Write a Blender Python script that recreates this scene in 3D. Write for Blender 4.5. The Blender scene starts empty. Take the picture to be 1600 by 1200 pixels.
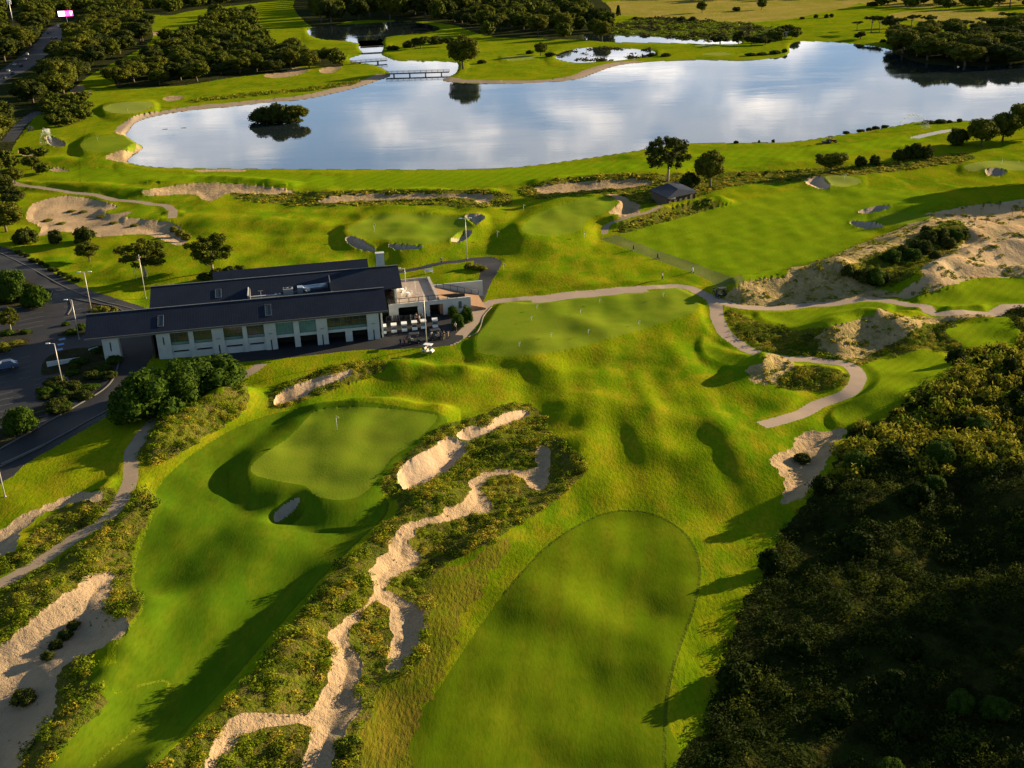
import bpy, bmesh, math, random
import numpy as np
from mathutils import Vector, Matrix

random.seed(7)
RNG = np.random.default_rng(11)
scn = bpy.context.scene
COL = scn.collection

# ------------------------------------------------------------------ camera
F = 1696.0; H = 68.0; TH = math.radians(22.7); RO = math.radians(1.95)
R0 = np.array([1, 0, 0.]); U0 = np.array([0, math.sin(TH), math.cos(TH)]); FW = np.array([0, math.cos(TH), -math.sin(TH)])
RR = R0 * math.cos(RO) - U0 * math.sin(RO); UU = U0 * math.cos(RO) + R0 * math.sin(RO)
CAM = np.array([0, 0, H])
SUN_AZ = math.radians(27.0)     # from +X towards +Y
SUN_EL = math.radians(13.0)
SUN = np.array([math.cos(SUN_AZ) * math.cos(SUN_EL), math.sin(SUN_AZ) * math.cos(SUN_EL), math.sin(SUN_EL)])
WL = -0.3                        # water level

def unp(u, v, z=0.0):
    u = np.asarray(u, float); v = np.asarray(v, float); z = np.asarray(z, float)
    d = ((u - 800) / F)[..., None] * RR - ((v - 600) / F)[..., None] * UU + FW
    t = (z - H) / np.minimum(d[..., 2], -1e-3)
    return CAM + d * t[..., None]

def to_g(x, y):
    dep = y * math.cos(TH) + H * math.sin(TH)
    return F * x / dep, F * (-y * math.sin(TH) + H * math.cos(TH)) / dep

def from_g(gx, gy):
    # unrolled view of the plane z=0
    a = TH + np.arctan(gy / F)
    y = H / np.tan(a)
    dep = y * math.cos(TH) + H * math.sin(TH)
    return gx * dep / F, y

def pxm(x, y):
    """photo pixels per metre at a ground point"""
    return F / (y * math.cos(TH) + H * math.sin(TH))

# ------------------------------------------------------------------ noise
def _hash(ix, iy, s):
    n = (ix * 374761393 + iy * 668265263 + s * 974634777) & 0x7fffffff
    n = ((n ^ (n >> 13)) * 1274126177) & 0x7fffffff
    n = n ^ (n >> 16)
    return (n & 0xffff) / 65535.0

def vnoise(x, y, s=0):
    x = np.asarray(x, float); y = np.asarray(y, float)
    ix = np.floor(x).astype(np.int64); iy = np.floor(y).astype(np.int64)
    fx = x - ix; fy = y - iy
    def grad(jx, jy, dx, dy):
        a = _hash(jx, jy, s) * 2 * math.pi
        return np.cos(a) * dx + np.sin(a) * dy
    wx = fx * fx * fx * (fx * (fx * 6 - 15) + 10); wy = fy * fy * fy * (fy * (fy * 6 - 15) + 10)
    a = grad(ix, iy, fx, fy); b = grad(ix + 1, iy, fx - 1, fy)
    c = grad(ix, iy + 1, fx, fy - 1); d = grad(ix + 1, iy + 1, fx - 1, fy - 1)
    return (a + (b - a) * wx) * (1 - wy) + (c + (d - c) * wx) * wy

def sstep(a, b, x):
    t = np.clip((x - a) / (b - a), 0, 1)
    return t * t * (3 - 2 * t)

# ------------------------------------------------------------------ curves and polygons
def cr_closed(P, n=5):
    P = np.array(P, float); out = []
    m = len(P)
    for i in range(m):
        a, b, c, d = P[i - 1], P[i], P[(i + 1) % m], P[(i + 2) % m]
        for k in range(n):
            t = k / n
            out.append(0.5 * ((2 * b) + (c - a) * t + (2 * a - 5 * b + 4 * c - d) * t * t + (3 * b - a - 3 * c + d) * t ** 3))
    return np.array(out)

def cr_open(P, n=6):
    P = np.array(P, float)
    Q = np.vstack([2 * P[0] - P[1], P, 2 * P[-1] - P[-2]]); out = []
    for i in range(1, len(Q) - 2):
        a, b, c, d = Q[i - 1], Q[i], Q[i + 1], Q[i + 2]
        for k in range(n):
            t = k / n
            out.append(0.5 * ((2 * b) + (c - a) * t + (2 * a - 5 * b + 4 * c - d) * t * t + (3 * b - a - 3 * c + d) * t ** 3))
    out.append(P[-1])
    return np.array(out)

def pip(x, y, P):
    ins = np.zeros(np.shape(x), bool)
    n = len(P)
    for i in range(n):
        x1, y1 = P[i - 1]; x2, y2 = P[i]
        if y1 == y2: continue
        c = ((y1 > y) != (y2 > y))
        ins ^= c & (x < (x2 - x1) * (y - y1) / (y2 - y1) + x1)
    return ins

def seg_near(x, y, P, closed=True):
    """distance and nearest point on a polyline"""
    best = np.full(np.shape(x), 1e18); bx = np.zeros_like(best); by = np.zeros_like(best)
    rng = range(len(P)) if closed else range(1, len(P))
    for i in rng:
        x1, y1 = P[i - 1]; x2, y2 = P[i]
        dx, dy = x2 - x1, y2 - y1
        L = dx * dx + dy * dy + 1e-12
        t = np.clip(((x - x1) * dx + (y - y1) * dy) / L, 0, 1)
        qx = x1 + t * dx; qy = y1 + t * dy
        d = (x - qx) ** 2 + (y - qy) ** 2
        m = d < best
        best = np.where(m, d, best); bx = np.where(m, qx, bx); by = np.where(m, qy, by)
    return np.sqrt(best), bx, by

# ------------------------------------------------------------------ terrain relief (world metres)
def W(u, v):
    return unp(u, v, 0.0)[..., :2]

RIDGES = [  # (photo points, half width m, height m)
    ([(250, 1230), (390, 1110), (470, 1020), (545, 920), (610, 845), (690, 790)], 4.2, 2.2),
    ([(640, 790), (660, 740), (720, 690), (790, 650)], 3.0, 1.0),
    ([(890, 700), (900, 740), (850, 790), (740, 850)], 3.0, 0.7),
    ([(1145, 462), (1210, 448), (1300, 440)], 5.0, 3.6),
    ([(1320, 425), (1400, 395), (1470, 362)], 7.0, 2.8),
    ([(1290, 530), (1345, 512), (1400, 520)], 5.0, 3.0),
    ([(1420, 500), (1470, 497), (1540, 493)], 3.0, 1.5),
    ([(1175, 590), (1200, 580)], 3.5, 1.8),
    ([(1215, 588), (1310, 592)], 4.0, 1.2),
    ([(245, 705), (300, 668), (368, 625)], 3.6, 2.3),
    ([(20, 965), (110, 905), (215, 800)], 3.4, 1.3),
    ([(1360, 790), (1450, 740), (1560, 760), (1640, 820)], 9.0, 3.2),
    ([(1450, 640), (1560, 600), (1660, 570)], 9.0, 2.0),
    ([(1085, 580), (1090, 650), (1130, 735)], 7.5, .6),
    ([(1018, 565), (1000, 640), (1012, 715)], 5.0, 0.6),
    ([(930, 590), (905, 660), (935, 740)], 5.0, 0.6),
    ([(1150, 630), (1195, 720)], 7.5, .5), ([(222, 965), (150, 1090), (70, 1200)], 3.2, 1.3), ([(180, 765), (120, 810), (40, 850)], 2.6, .9),
    ([(240, 288), (330, 280), (450, 292)], 4.0, 1.2),
    ([(500, 304), (620, 299), (765, 300)], 4.0, 1.3),
    ([(840, 286), (920, 280), (1020, 282)], 4.0, 1.0),
    ([(965, 352), (1050, 328), (1125, 318)], 3.0, 2.0),
    ([(600, 325), (700, 320), (760, 332)], 5.0, 0.9),
    ([(400, 345), (520, 355)], 6.0, 0.8),
    ([(280, 345), (380, 352)], 7.0, 0.9),
    ([(1440, 330), (1540, 312), (1640, 312)], 10.0, 2.0),
    ([(470, 612), (560, 585), (640, 580), (720, 590)], 4.0, 1.1),
    ([(500, 645), (600, 640), (690, 652)], 2.4, 0.7),
    ([(850, 440), (950, 420)], 12.0, 0.6),
    ([(830, 385), (760, 350)], 7.0, 1.2),
    ([(60, 250), (140, 255)], 7.0, 1.2),
    ([(1440, 448), (1520, 408), (1620, 392)], 4.5, 3.0), ([(1520, 372), (1580, 362)], 4, 1.6), ([(1510, 432), (1600, 428)], 3, 1.4),
    ([(870, 590), (880, 650)], 4.0, .55), ([(1160, 610), (1215, 640)], 4, .7), ([(240, 1000), (330, 930), (420, 850)], 5, .5),
    ([(700, 1190), (800, 1010), (900, 870)], 5, .5), ([(640, 575), (760, 590), (830, 575)], 4, .8),
    ([(0, 285), (120, 292), (230, 305)], 5.0, 1.3),
]
HOLLOWS = [([(985, 930), (1010, 960)], 5.0, -1.1), ([(1110, 540), (1130, 565)], 5.0, -0.8),
           ([(446, 801), (460, 794)], 1.9, -1.7)]
_rid = [(cr_open(W(*np.array(p, float).T), 4), w, a) for p, w, a in RIDGES + HOLLOWS]
# a tall wooded ridge that stands to the right of the view and shades the lower right of it
_rid.append((np.array([[74., 52.], [88., 84.], [100., 112.], [108., 128.]]), 15.0, 13.0))

# clubhouse frame
BO = unp(132, 530, 5.4)[:2]; _be = unp(606, 485, 5.4)[:2] - BO
BEX = _be / np.linalg.norm(_be); BEY = np.array([-BEX[1], BEX[0]]); BANG = math.atan2(BEX[1], BEX[0])
def b2w(x, y): return BO + BEX * x + BEY * y

def h0(x, y):
    x = np.asarray(x, float); y = np.asarray(y, float)
    d = np.hypot(x, y)
    near = 1 - sstep(260, 420, d)
    h = (vnoise(x / 22, y / 22, 1) * 1.1 + vnoise(x / 9, y / 9, 2) * 0.7) * (0.35 + 0.65 * near)
    h += vnoise(x / 60, y / 60, 5) * 1.2
    q = W(1215, 365); a_ = math.radians(20); du = (x - q[0]) * math.cos(a_) + (y - q[1]) * math.sin(a_); dv = -(x - q[0]) * math.sin(a_) + (y - q[1]) * math.cos(a_)
    h *= 1 - .8 * np.exp(-((du / 62) ** 4 + (dv / 48) ** 4))
    # rolling turf of the middle
    c = W(1010, 650)
    m = np.exp(-(((x - c[0]) / 24) ** 2 + ((y - c[1]) / 30) ** 2))
    h += m * (vnoise(x / 6.5 + 3, y / 30, 3) * .9 + vnoise(x / 3.6, y / 16, 4) * 0.25)
    h += near * (vnoise(x / 3.2, y / 3.2, 6) * 0.06 + vnoise(x / 5, y / 10, 16) * .22)
    for P, w, a in _rid:
        x0, y0 = P.min(0) - 3.2 * w; x1, y1 = P.max(0) + 3.2 * w
        k = (x > x0) & (x < x1) & (y > y0) & (y < y1)
        if not np.any(k): continue
        dd = seg_near(x[k], y[k], P, False)[0]
        r = np.exp(-(dd / w) ** 2) * a
        r *= 1 + 0.2 * vnoise(x[k] / (w * .9), y[k] / (w * .9), 9)
        h[k] += r
    # far country is flatter
    h *= (1 - 0.55 * sstep(350, 800, d)) * (1 - 0.6 * sstep(900, 1500, d))
    # building platform and car park
    lx = (x - BO[0]) * BEX[0] + (y - BO[1]) * BEX[1]; ly = (x - BO[0]) * BEY[0] + (y - BO[1]) * BEY[1]
    ox = np.maximum(np.maximum(-45 - lx, lx - 80), 0); oy = np.maximum(np.maximum(-4.5 - ly, ly - 27), 0)
    f = 1 - sstep(0, 7, np.hypot(ox, oy))
    f = np.maximum(f, 1 - sstep(0, 8, np.hypot(np.maximum(lx + 3, 0), np.maximum(np.maximum(-40 - ly, ly - 40), 0))))
    h = h * (1 - f)
    h += 0.75 * np.exp(-(((lx - 3) / 9) ** 2 + ((ly - 1) / 9) ** 2))
    return h

def march(u, v, hf=None):
    """photo pixel -> ground point"""
    hf = hf or h0
    u = np.atleast_1d(np.asarray(u, float)); v = np.atleast_1d(np.asarray(v, float))
    z = np.zeros_like(u)
    for _ in range(14):
        p = unp(u, v, z)
        z = z + 0.55 * (hf(p[:, 0], p[:, 1]) - z)
    return unp(u, v, z)

# ------------------------------------------------------------------ regions traced from the photograph
REG = []   # name, kind/material, photo polygon
def reg(name, mat, pts, n=5): REG.append((name, mat, cr_closed(pts, n), None))
def way(name, mat, pts, width, n=6): REG.append((name, mat, cr_open(pts, n), width))

# dry paddocks and fields
reg('field', 'field', [(880, 14), (960, 2), (1060, -6), (1330, -10), (1335, 8), (1290, 18), (1230, 30), (1150, 36), (1080, 34), (1000, 26), (930, 24)])
reg('field', 'field', [(1390, 22), (1440, 16), (1520, 17), (1580, 20), (1610, 26), (1560, 34), (1500, 38), (1450, 34), (1400, 29)])
reg('field', 'field', [(1340, 2), (1420, -8), (1640, -10), (1640, 8), (1500, 10), (1400, 12)])
reg('marsh', 'marsh', [(950, 48), (1000, 28), (1100, 32), (1200, 42), (1230, 55), (1200, 66), (1100, 62), (1000, 60)])
reg('fairway', 'fair', [(60, 268), (150, 262), (300, 272), (500, 274), (700, 272), (850, 262), (1000, 248), (1150, 236), (1300, 228), (1420, 212), (1440, 222), (1300, 245), (1150, 262), (1000, 268), (850, 283), (700, 296), (500, 293), (300, 284), (150, 285)])
reg('driving_range', 'range', [(965, 366), (1050, 345), (1130, 322), (1250, 296), (1350, 296), (1450, 300), (1480, 312), (1440, 332), (1360, 366), (1290, 408), (1200, 432), (1140, 443), (1040, 400)])
way('tee_line', 'tee', [(950, 370), (1020, 396), (1080, 418), (1142, 443)], 5.0)
# fairways
reg('fairway', 'fair_dimmed', [(600, 1240), (690, 1070), (785, 930), (850, 858), (915, 815), (965, 799), (1020, 804), (1068, 832), (1092, 880), (1085, 945), (1055, 1030), (1040, 1110), (1038, 1240)])
reg('fairway', 'fair_near_dimmed', [(242, 772), (232, 820), (212, 870), (208, 915), (222, 945), (205, 978), (182, 1008), (180, 1040), (160, 1062), (175, 1082), (220, 1072), (256, 1064), (262, 1078), (228, 1125), (130, 1210), (100, 1250), (190, 1250), (330, 1098), (420, 995), (500, 905), (560, 845), (600, 810), (607, 790), (600, 776), (640, 725), (700, 668), (640, 652), (560, 640), (470, 640), (400, 655), (330, 690), (270, 735)])
reg('shade_toned_grass', 'fair_near_dimmed', [(186, 1036), (176, 1082), (215, 1072), (256, 1064), (262, 1078), (228, 1125), (130, 1210), (110, 1250), (20, 1250), (100, 1160), (150, 1110), (140, 1060)])  # shade over the lower left wedge, painted as darker grass
reg('dry_rough', 'dryg', [(672, 905), (720, 880), (790, 842), (770, 900), (730, 960), (700, 1030), (660, 1110), (610, 1235), (520, 1235), (570, 1130), (600, 1060), (650, 1030)])
# heath and rough
H_ = 'heath_ground'
reg(H_, 'heath', [(790, 632), (820, 631), (845, 645), (856, 668), (890, 695), (912, 725), (905, 750), (870, 780), (820, 815), (760, 850), (700, 880), (675, 905), (672, 960), (665, 1010), (640, 1050), (600, 1060), (585, 1100), (560, 1150), (530, 1230), (225, 1230), (300, 1148), (370, 1080), (440, 995), (510, 905), (570, 850), (610, 812), (622, 790), (598, 772), (615, 745), (650, 712), (690, 680), (720, 660), (760, 645)])
reg(H_, 'heath', [(420, 632), (430, 605), (480, 586), (540, 568), (600, 565), (595, 580), (540, 602), (490, 622), (440, 640)])
reg(H_, 'heath', [(215, 715), (225, 680), (260, 650), (300, 630), (350, 610), (385, 605), (385, 640), (350, 665), (310, 690), (270, 715), (235, 725)])
reg(H_, 'heath', [(-40, 905), (-30, 870), (30, 862), (60, 820), (150, 765), (182, 768), (160, 806), (100, 848), (20, 895)])
reg(H_, 'heath', [(-50, 960), (60, 892), (130, 846), (190, 797), (215, 770), (240, 772), (236, 802), (215, 850), (205, 900), (220, 940), (203, 975), (150, 1020), (135, 1060), (172, 1095), (140, 1130), (90, 1170), (60, 1230), (-90, 1230)])
reg(H_, 'heath', [(1140, 484), (1190, 506), (1240, 520), (1290, 518), (1380, 545), (1350, 572), (1270, 560), (1200, 550), (1160, 532), (1142, 508)])
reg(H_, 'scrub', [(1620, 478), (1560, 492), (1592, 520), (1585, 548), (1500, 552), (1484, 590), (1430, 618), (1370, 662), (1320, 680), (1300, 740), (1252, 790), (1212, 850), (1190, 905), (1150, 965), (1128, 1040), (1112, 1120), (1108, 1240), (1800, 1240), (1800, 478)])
reg(H_, 'heath', [(1400, 500), (1480, 500), (1500, 552), (1442, 549), (1400, 562), (1380, 540)])
reg(H_, 'heath', [(1200, 590), (1230, 573), (1290, 573), (1325, 585), (1310, 605), (1260, 612), (1215, 605)])
reg(H_, 'heath', [(965, 355), (1000, 340), (1050, 325), (1100, 313), (1132, 318), (1080, 336), (1020, 352), (975, 364)])
reg(H_, 'heath', [(1320, 415), (1400, 380), (1460, 350), (1500, 345), (1512, 372), (1470, 402), (1425, 432), (1385, 448), (1335, 452), (1305, 428)])
reg(H_, 'heath', [(70, 185), (60, 165), (95, 150), (130, 160), (140, 180), (110, 195), (80, 196)])
reg(H_, 'heath', [(370, 300), (500, 300), (640, 296), (780, 300), (800, 315), (760, 325), (600, 322), (480, 322), (380, 312)])
reg(H_, 'heath', [(810, 296), (900, 276), (1040, 272), (1180, 268), (1290, 262), (1420, 250), (1500, 240), (1520, 250), (1440, 262), (1290, 280), (1150, 290), (1080, 310), (960, 322), (930, 308), (850, 312)])
# planting beds and sand dunes
reg('dune', 'dune', [(1132, 460), (1170, 441), (1230, 430), (1290, 428), (1305, 412), (1340, 425), (1362, 446), (1402, 462), (1340, 467), (1250, 477), (1180, 475), (1142, 470)])
reg('dune', 'dune', [(1290, 522), (1312, 505), (1370, 490), (1432, 496), (1500, 494), (1560, 490), (1552, 500), (1500, 504), (1440, 508), (1404, 532), (1372, 546), (1345, 568), (1300, 554), (1272, 532)])
reg('dune', 'dune', [(1168, 585), (1178, 568), (1202, 560), (1240, 569), (1222, 590), (1205, 601), (1176, 598)])
reg('dune', 'sand', [(1440, 338), (1490, 326), (1550, 318), (1640, 320), (1640, 440), (1590, 436), (1560, 438), (1520, 440), (1475, 452), (1432, 465), (1398, 462), (1420, 448), (1444, 430), (1440, 418), (1474, 397), (1508, 378), (1514, 362), (1500, 346), (1470, 345)])
reg('dune', 'dune', [(1230, 428), (1300, 400), (1360, 375), (1420, 352), (1450, 340), (1470, 348), (1400, 384), (1320, 418), (1270, 432)])
# bunkers
B_ = 'sand_bunker'
reg(B_, 'sandc', [(428, 632), (440, 612), (470, 600), (520, 586), (548, 580), (545, 590), (500, 608), (465, 625), (435, 635)])
reg(B_, 'sandc', [(622, 752), (640, 730), (680, 705), (700, 690), (728, 695), (730, 705), (705, 735), (690, 745), (640, 768), (625, 766)])
reg(B_, 'sandc', [(714, 682), (735, 668), (755, 668), (790, 648), (825, 643), (823, 652), (790, 665), (760, 680), (740, 690), (720, 690)])
reg(B_, 'sandp', [(429, 807), (441, 799), (456, 793), (467, 790), (470, 795), (463, 803), (449, 812), (431, 817)])
reg(B_, 'sandr', [(838, 700), (858, 705), (860, 735), (850, 762), (842, 768), (825, 758), (812, 745), (790, 742), (764, 746), (752, 765), (768, 785), (765, 800), (740, 806), (700, 815), (662, 823), (647, 835), (641, 850), (655, 866), (650, 885), (622, 896), (607, 907), (602, 922), (622, 935), (650, 945), (662, 965), (656, 1000), (645, 1020), (622, 1047), (606, 1048), (611, 1005), (613, 975), (608, 952), (595, 940), (582, 944), (562, 966), (547, 987), (546, 1010), (563, 1030), (566, 1050), (556, 1080), (561, 1100), (541, 1140), (520, 1175), (505, 1230), (465, 1230), (484, 1165), (488, 1136), (460, 1130), (420, 1136), (375, 1150), (352, 1190), (335, 1230), (318, 1210), (332, 1160), (368, 1125), (430, 1116), (486, 1112), (508, 1085), (518, 1050), (521, 1015), (510, 992), (530, 978), (555, 958), (578, 938), (590, 928), (580, 905), (586, 885), (605, 865), (611, 845), (625, 828), (642, 816), (680, 808), (702, 795), (730, 780), (736, 765), (738, 750), (772, 736), (815, 736), (838, 730)])
reg(B_, 'sandb', [(-20, 1025), (30, 983), (75, 945), (110, 925), (127, 903), (150, 895), (180, 900), (176, 925), (162, 942), (176, 965), (200, 965), (195, 985), (160, 1010), (125, 1030), (97, 1045), (86, 1080), (80, 1120), (52, 1160), (20, 1205), (-30, 1260), (-160, 1240), (-120, 1080)])
reg(B_, 'sandb', [(0, 830), (30, 810), (60, 795), (110, 775), (150, 768), (163, 773), (150, 782), (120, 785), (80, 798), (47, 820), (25, 845), (28, 860), (0, 870), (-20, 872), (-24, 840)])
reg(B_, 'sandd', [(1205, 720), (1230, 700), (1245, 685), (1270, 675), (1320, 675), (1310, 692), (1300, 708), (1290, 730), (1280, 748), (1268, 760), (1250, 780), (1224, 785), (1226, 752), (1212, 735)])
reg(B_, 'sandr', [(42, 333), (55, 318), (90, 308), (120, 308), (170, 318), (182, 325), (160, 331), (176, 335), (205, 331), (196, 340), (240, 345), (275, 352), (292, 375), (280, 383), (262, 378), (235, 368), (215, 366), (150, 370), (100, 362), (62, 368), (65, 355), (45, 345)])
reg(B_, 'sandd', [(222, 300), (245, 295), (290, 288), (330, 286), (400, 290), (455, 297), (450, 303), (400, 304), (360, 302), (332, 314), (318, 312), (300, 304), (250, 306), (228, 306)])
reg(B_, 'sandd', [(495, 315), (520, 307), (580, 303), (650, 303), (760, 304), (768, 312), (752, 321), (735, 312), (700, 309), (620, 313), (560, 314), (510, 318)])
reg(B_, 'sandd', [(838, 292), (860, 288), (920, 284), (980, 280), (1020, 285), (1000, 292), (940, 298), (880, 302), (850, 304), (840, 300)])
reg(B_, 'sandg', [(540, 380), (556, 379), (585, 394), (580, 398), (555, 392)])
reg(B_, 'sandg', [(608, 390), (640, 392), (662, 393), (652, 398), (620, 397)])
reg(B_, 'sandg', [(704, 384), (720, 372), (738, 370), (730, 380), (715, 386)])
reg(B_, 'sandg', [(728, 345), (750, 340), (758, 345), (745, 358), (735, 355)])
reg(B_, 'sandd', [(948, 311), (972, 310), (994, 318), (1002, 330), (975, 338), (954, 341), (956, 333), (968, 324), (960, 316)])
reg(B_, 'sandc', [(1258, 282), (1275, 277), (1288, 282), (1297, 294), (1283, 296), (1264, 290)])
reg(B_, 'sandg', [(1342, 331), (1370, 323), (1390, 323), (1382, 330), (1354, 335)])
reg(B_, 'sandg', [(1328, 350), (1336, 346), (1368, 351), (1380, 357), (1348, 358)])
reg(B_, 'sandg', [(1538, 269), (1552, 265), (1573, 270), (1562, 276), (1543, 275)])
reg(B_, 'sandg', [(72, 215), (82, 214), (103, 225), (95, 230), (78, 226)])
reg(B_, 'sandd', [(254, 154), (270, 150), (288, 151), (280, 156), (262, 158)])
reg(B_, 'sandd', [(232, 50), (250, 48), (262, 52), (250, 56), (236, 54)])
reg(B_, 'sandd', [(28, 236), (46, 234), (60, 240), (50, 246), (34, 243)])
reg(B_, 'sandd', [(412, 118), (440, 109), (470, 106), (482, 110), (462, 118), (430, 122)])
reg(B_, 'sandd', [(500, 108), (522, 103), (533, 106), (518, 114), (502, 114)])
reg(B_, 'sandd', [(110, 140), (125, 133), (133, 137), (128, 147), (114, 148)])
reg(B_, 'sandd', [(305, 266), (345, 264), (386, 267), (370, 271), (330, 270)])
reg(B_, 'sandd', [(76, 264), (92, 262), (108, 266), (90, 269)])
reg(B_, 'sandd', [(165, 249), (190, 240), (214, 229), (224, 232), (212, 243), (205, 254), (185, 254)])
reg(B_, 'sandd', [(182, 207), (200, 203), (206, 208), (196, 216), (186, 214)])
# greens and tees
G_ = 'putting_green'
reg(G_, 'green', [(497, 655), (540, 650), (600, 652), (660, 659), (684, 668), (650, 705), (615, 730), (590, 765), (565, 790), (530, 797), (495, 790), (478, 775), (440, 768), (400, 757), (396, 742), (420, 720), (450, 700), (480, 670)])
reg(G_, 'green', [(765, 500), (790, 478), (830, 472), (900, 463), (1000, 456), (1060, 455), (1088, 468), (1090, 485), (1070, 498), (1020, 515), (950, 535), (880, 553), (800, 562), (755, 558), (745, 545), (750, 520)])
reg(G_, 'green', [(545, 365), (590, 343), (650, 340), (700, 345), (740, 348), (735, 365), (700, 383), (650, 390), (600, 382), (560, 378)])
reg(G_, 'green', [(815, 365), (835, 345), (880, 325), (930, 315), (960, 318), (955, 335), (920, 350), (905, 368), (870, 376), (830, 374)])
reg(G_, 'greenp', [(1287, 279), (1310, 276), (1340, 280), (1345, 288), (1318, 294), (1296, 291)])
reg(G_, 'greenp', [(1505, 262), (1530, 255), (1570, 253), (1620, 257), (1620, 267), (1576, 268), (1552, 263), (1536, 268), (1516, 270)])
reg(G_, 'greenp', [(162, 172), (190, 164), (230, 163), (240, 170), (210, 181), (175, 180)])
reg(G_, 'green', [(128, 228), (150, 217), (190, 217), (214, 224), (204, 237), (170, 243), (135, 240)])
reg(G_, 'greenp', [(783, 91), (810, 88), (836, 89), (834, 93), (800, 96)])
reg(G_, 'green', [(1366, 345), (1400, 333), (1440, 335), (1452, 344), (1410, 353), (1380, 352)])
reg(G_, 'greenp', [(1085, 72), (1110, 69), (1130, 71), (1110, 74)])
reg(G_, 'greenp', [(1095, 86), (1120, 83), (1145, 85), (1125, 88)])
reg('tee_box', 'tee2', [(1435, 470), (1490, 453), (1530, 441), (1590, 443), (1640, 448), (1640, 474), (1560, 483), (1490, 484), (1452, 478)])
reg('tee_box', 'tee2', [(1188, 493), (1250, 492), (1330, 477), (1372, 476), (1386, 485), (1360, 497), (1310, 512), (1260, 517), (1215, 510)])
reg('tee_box', 'tee2', [(1478, 520), (1530, 508), (1570, 498), (1588, 520), (1578, 543), (1535, 552), (1500, 540)])
reg('tee_box', 'tee2', [(1345, 578), (1400, 562), (1440, 551), (1478, 565), (1478, 585), (1440, 605), (1400, 630), (1360, 658), (1325, 668), (1303, 655), (1312, 630), (1347, 604)])
reg('tee_box', 'tee2', [(1098, 540), (1112, 548), (1150, 560), (1188, 560), (1190, 572), (1150, 577), (1108, 562)])
# forest floor, mown edges
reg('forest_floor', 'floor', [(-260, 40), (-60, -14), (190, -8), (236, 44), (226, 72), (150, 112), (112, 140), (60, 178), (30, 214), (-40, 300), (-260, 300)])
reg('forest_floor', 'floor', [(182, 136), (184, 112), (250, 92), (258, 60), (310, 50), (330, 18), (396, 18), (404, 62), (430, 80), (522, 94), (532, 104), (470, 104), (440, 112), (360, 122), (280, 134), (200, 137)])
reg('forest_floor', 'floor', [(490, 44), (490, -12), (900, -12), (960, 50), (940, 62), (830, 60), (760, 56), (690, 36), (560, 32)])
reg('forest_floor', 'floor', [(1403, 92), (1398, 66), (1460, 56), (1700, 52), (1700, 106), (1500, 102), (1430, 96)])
way('mown_edge', 'riml', [(242, 772), (232, 820), (212, 870), (208, 915), (222, 945), (205, 978), (182, 1008)], .35)
way('mown_edge', 'riml', [(150, 1040), (135, 1052), (134, 1072)], .3)
way('mown_edge', 'riml', [(215, 1072), (256, 1064), (262, 1078), (228, 1125), (130, 1210), (110, 1235)], .35)
way('mown_edge', 'rimd', [(190, 1235), (330, 1098), (420, 995), (500, 905), (560, 845), (600, 808), (607, 790)], .35)
way('mown_edge', 'rimd', [(785, 930), (850, 858), (915, 815), (965, 799), (1020, 804), (1068, 832), (1092, 880), (1085, 945), (1055, 1030), (1040, 1110), (1038, 1240)], .35)
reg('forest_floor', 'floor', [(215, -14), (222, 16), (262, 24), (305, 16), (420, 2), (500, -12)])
# hard surfaces
reg('car_park', 'asphalt', [(-120, 395), (-10, 383), (60, 413), (120, 445), (180, 466), (226, 481), (240, 498), (242, 548), (207, 600), (182, 640), (100, 690), (40, 725), (6, 752), (-120, 800)])
reg('service_yard', 'asphalt', [(345, 565), (410, 563), (480, 556), (560, 547), (630, 545), (700, 540), (722, 530), (738, 500), (722, 470), (680, 478), (600, 492), (580, 520), (350, 545)])
way('road', 'asphalt', [(590, 432), (625, 425), (690, 412), (740, 405), (768, 408)], 2.2)
reg('road', 'asphalt', [(745, 404), (768, 401), (784, 408), (781, 418), (768, 440), (757, 466), (749, 478), (735, 476), (741, 452), (748, 436), (750, 418), (740, 412)])
way('road', 'asphalt', [(12, 222), (28, 200), (45, 184), (62, 174)], 5.0)
way('road', 'asphalt', [(-60, 152), (-10, 124), (25, 107), (48, 90), (70, 72), (84, 52), (92, 42), (108, 36)], 17.0)
way('cart_path', 'path', [(722, 524), (742, 500), (755, 480), (775, 471), (830, 467), (900, 460), (960, 453), (1040, 448), (1080, 452), (1106, 462), (1118, 480), (1122, 500), (1137, 525), (1165, 544), (1210, 557), (1270, 564), (1310, 567), (1334, 576), (1341, 592), (1328, 611), (1300, 625), (1260, 642), (1225, 656), (1190, 664)], 2.5)
way('cart_path', 'path', [(832, 468), (900, 461), (960, 455), (1008, 451)], 4.4)
way('cart_path', 'path', [(1114, 466), (1150, 478), (1200, 482), (1280, 477), (1340, 469), (1390, 470), (1430, 480), (1480, 488), (1540, 487), (1640, 476)], 2.5)
way('cart_path', 'pathl', [(-60, 950), (50, 885), (110, 846), (163, 812), (198, 765), (205, 730), (206, 705), (225, 675), (252, 650), (292, 626), (350, 602), (385, 585), (410, 568)], 2.0)
way('cart_path', 'pathl', [(-40, 262), (0, 274), (40, 290), (120, 301), (190, 313), (250, 320), (270, 329), (268, 340)], 2.4)
way('cart_path', 'pathl', [(944, 366), (949, 353), (972, 341), (1008, 333), (1035, 322)], 1.6)
way('cart_path', 'paths', [(1428, 216), (1455, 209), (1490, 203)], 3.5)
way('shore_path', 'pathl', [(196, 206), (206, 195), (228, 184), (262, 175), (300, 169), (350, 165), (420, 157), (470, 152), (520, 142), (560, 132), (588, 122), (602, 116)], 9)
way('shore_path', 'pathl', [(694, 122), (715, 127), (740, 128), (800, 128), (860, 125), (898, 121), (928, 110), (960, 100), (1000, 95)], 8)
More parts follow.
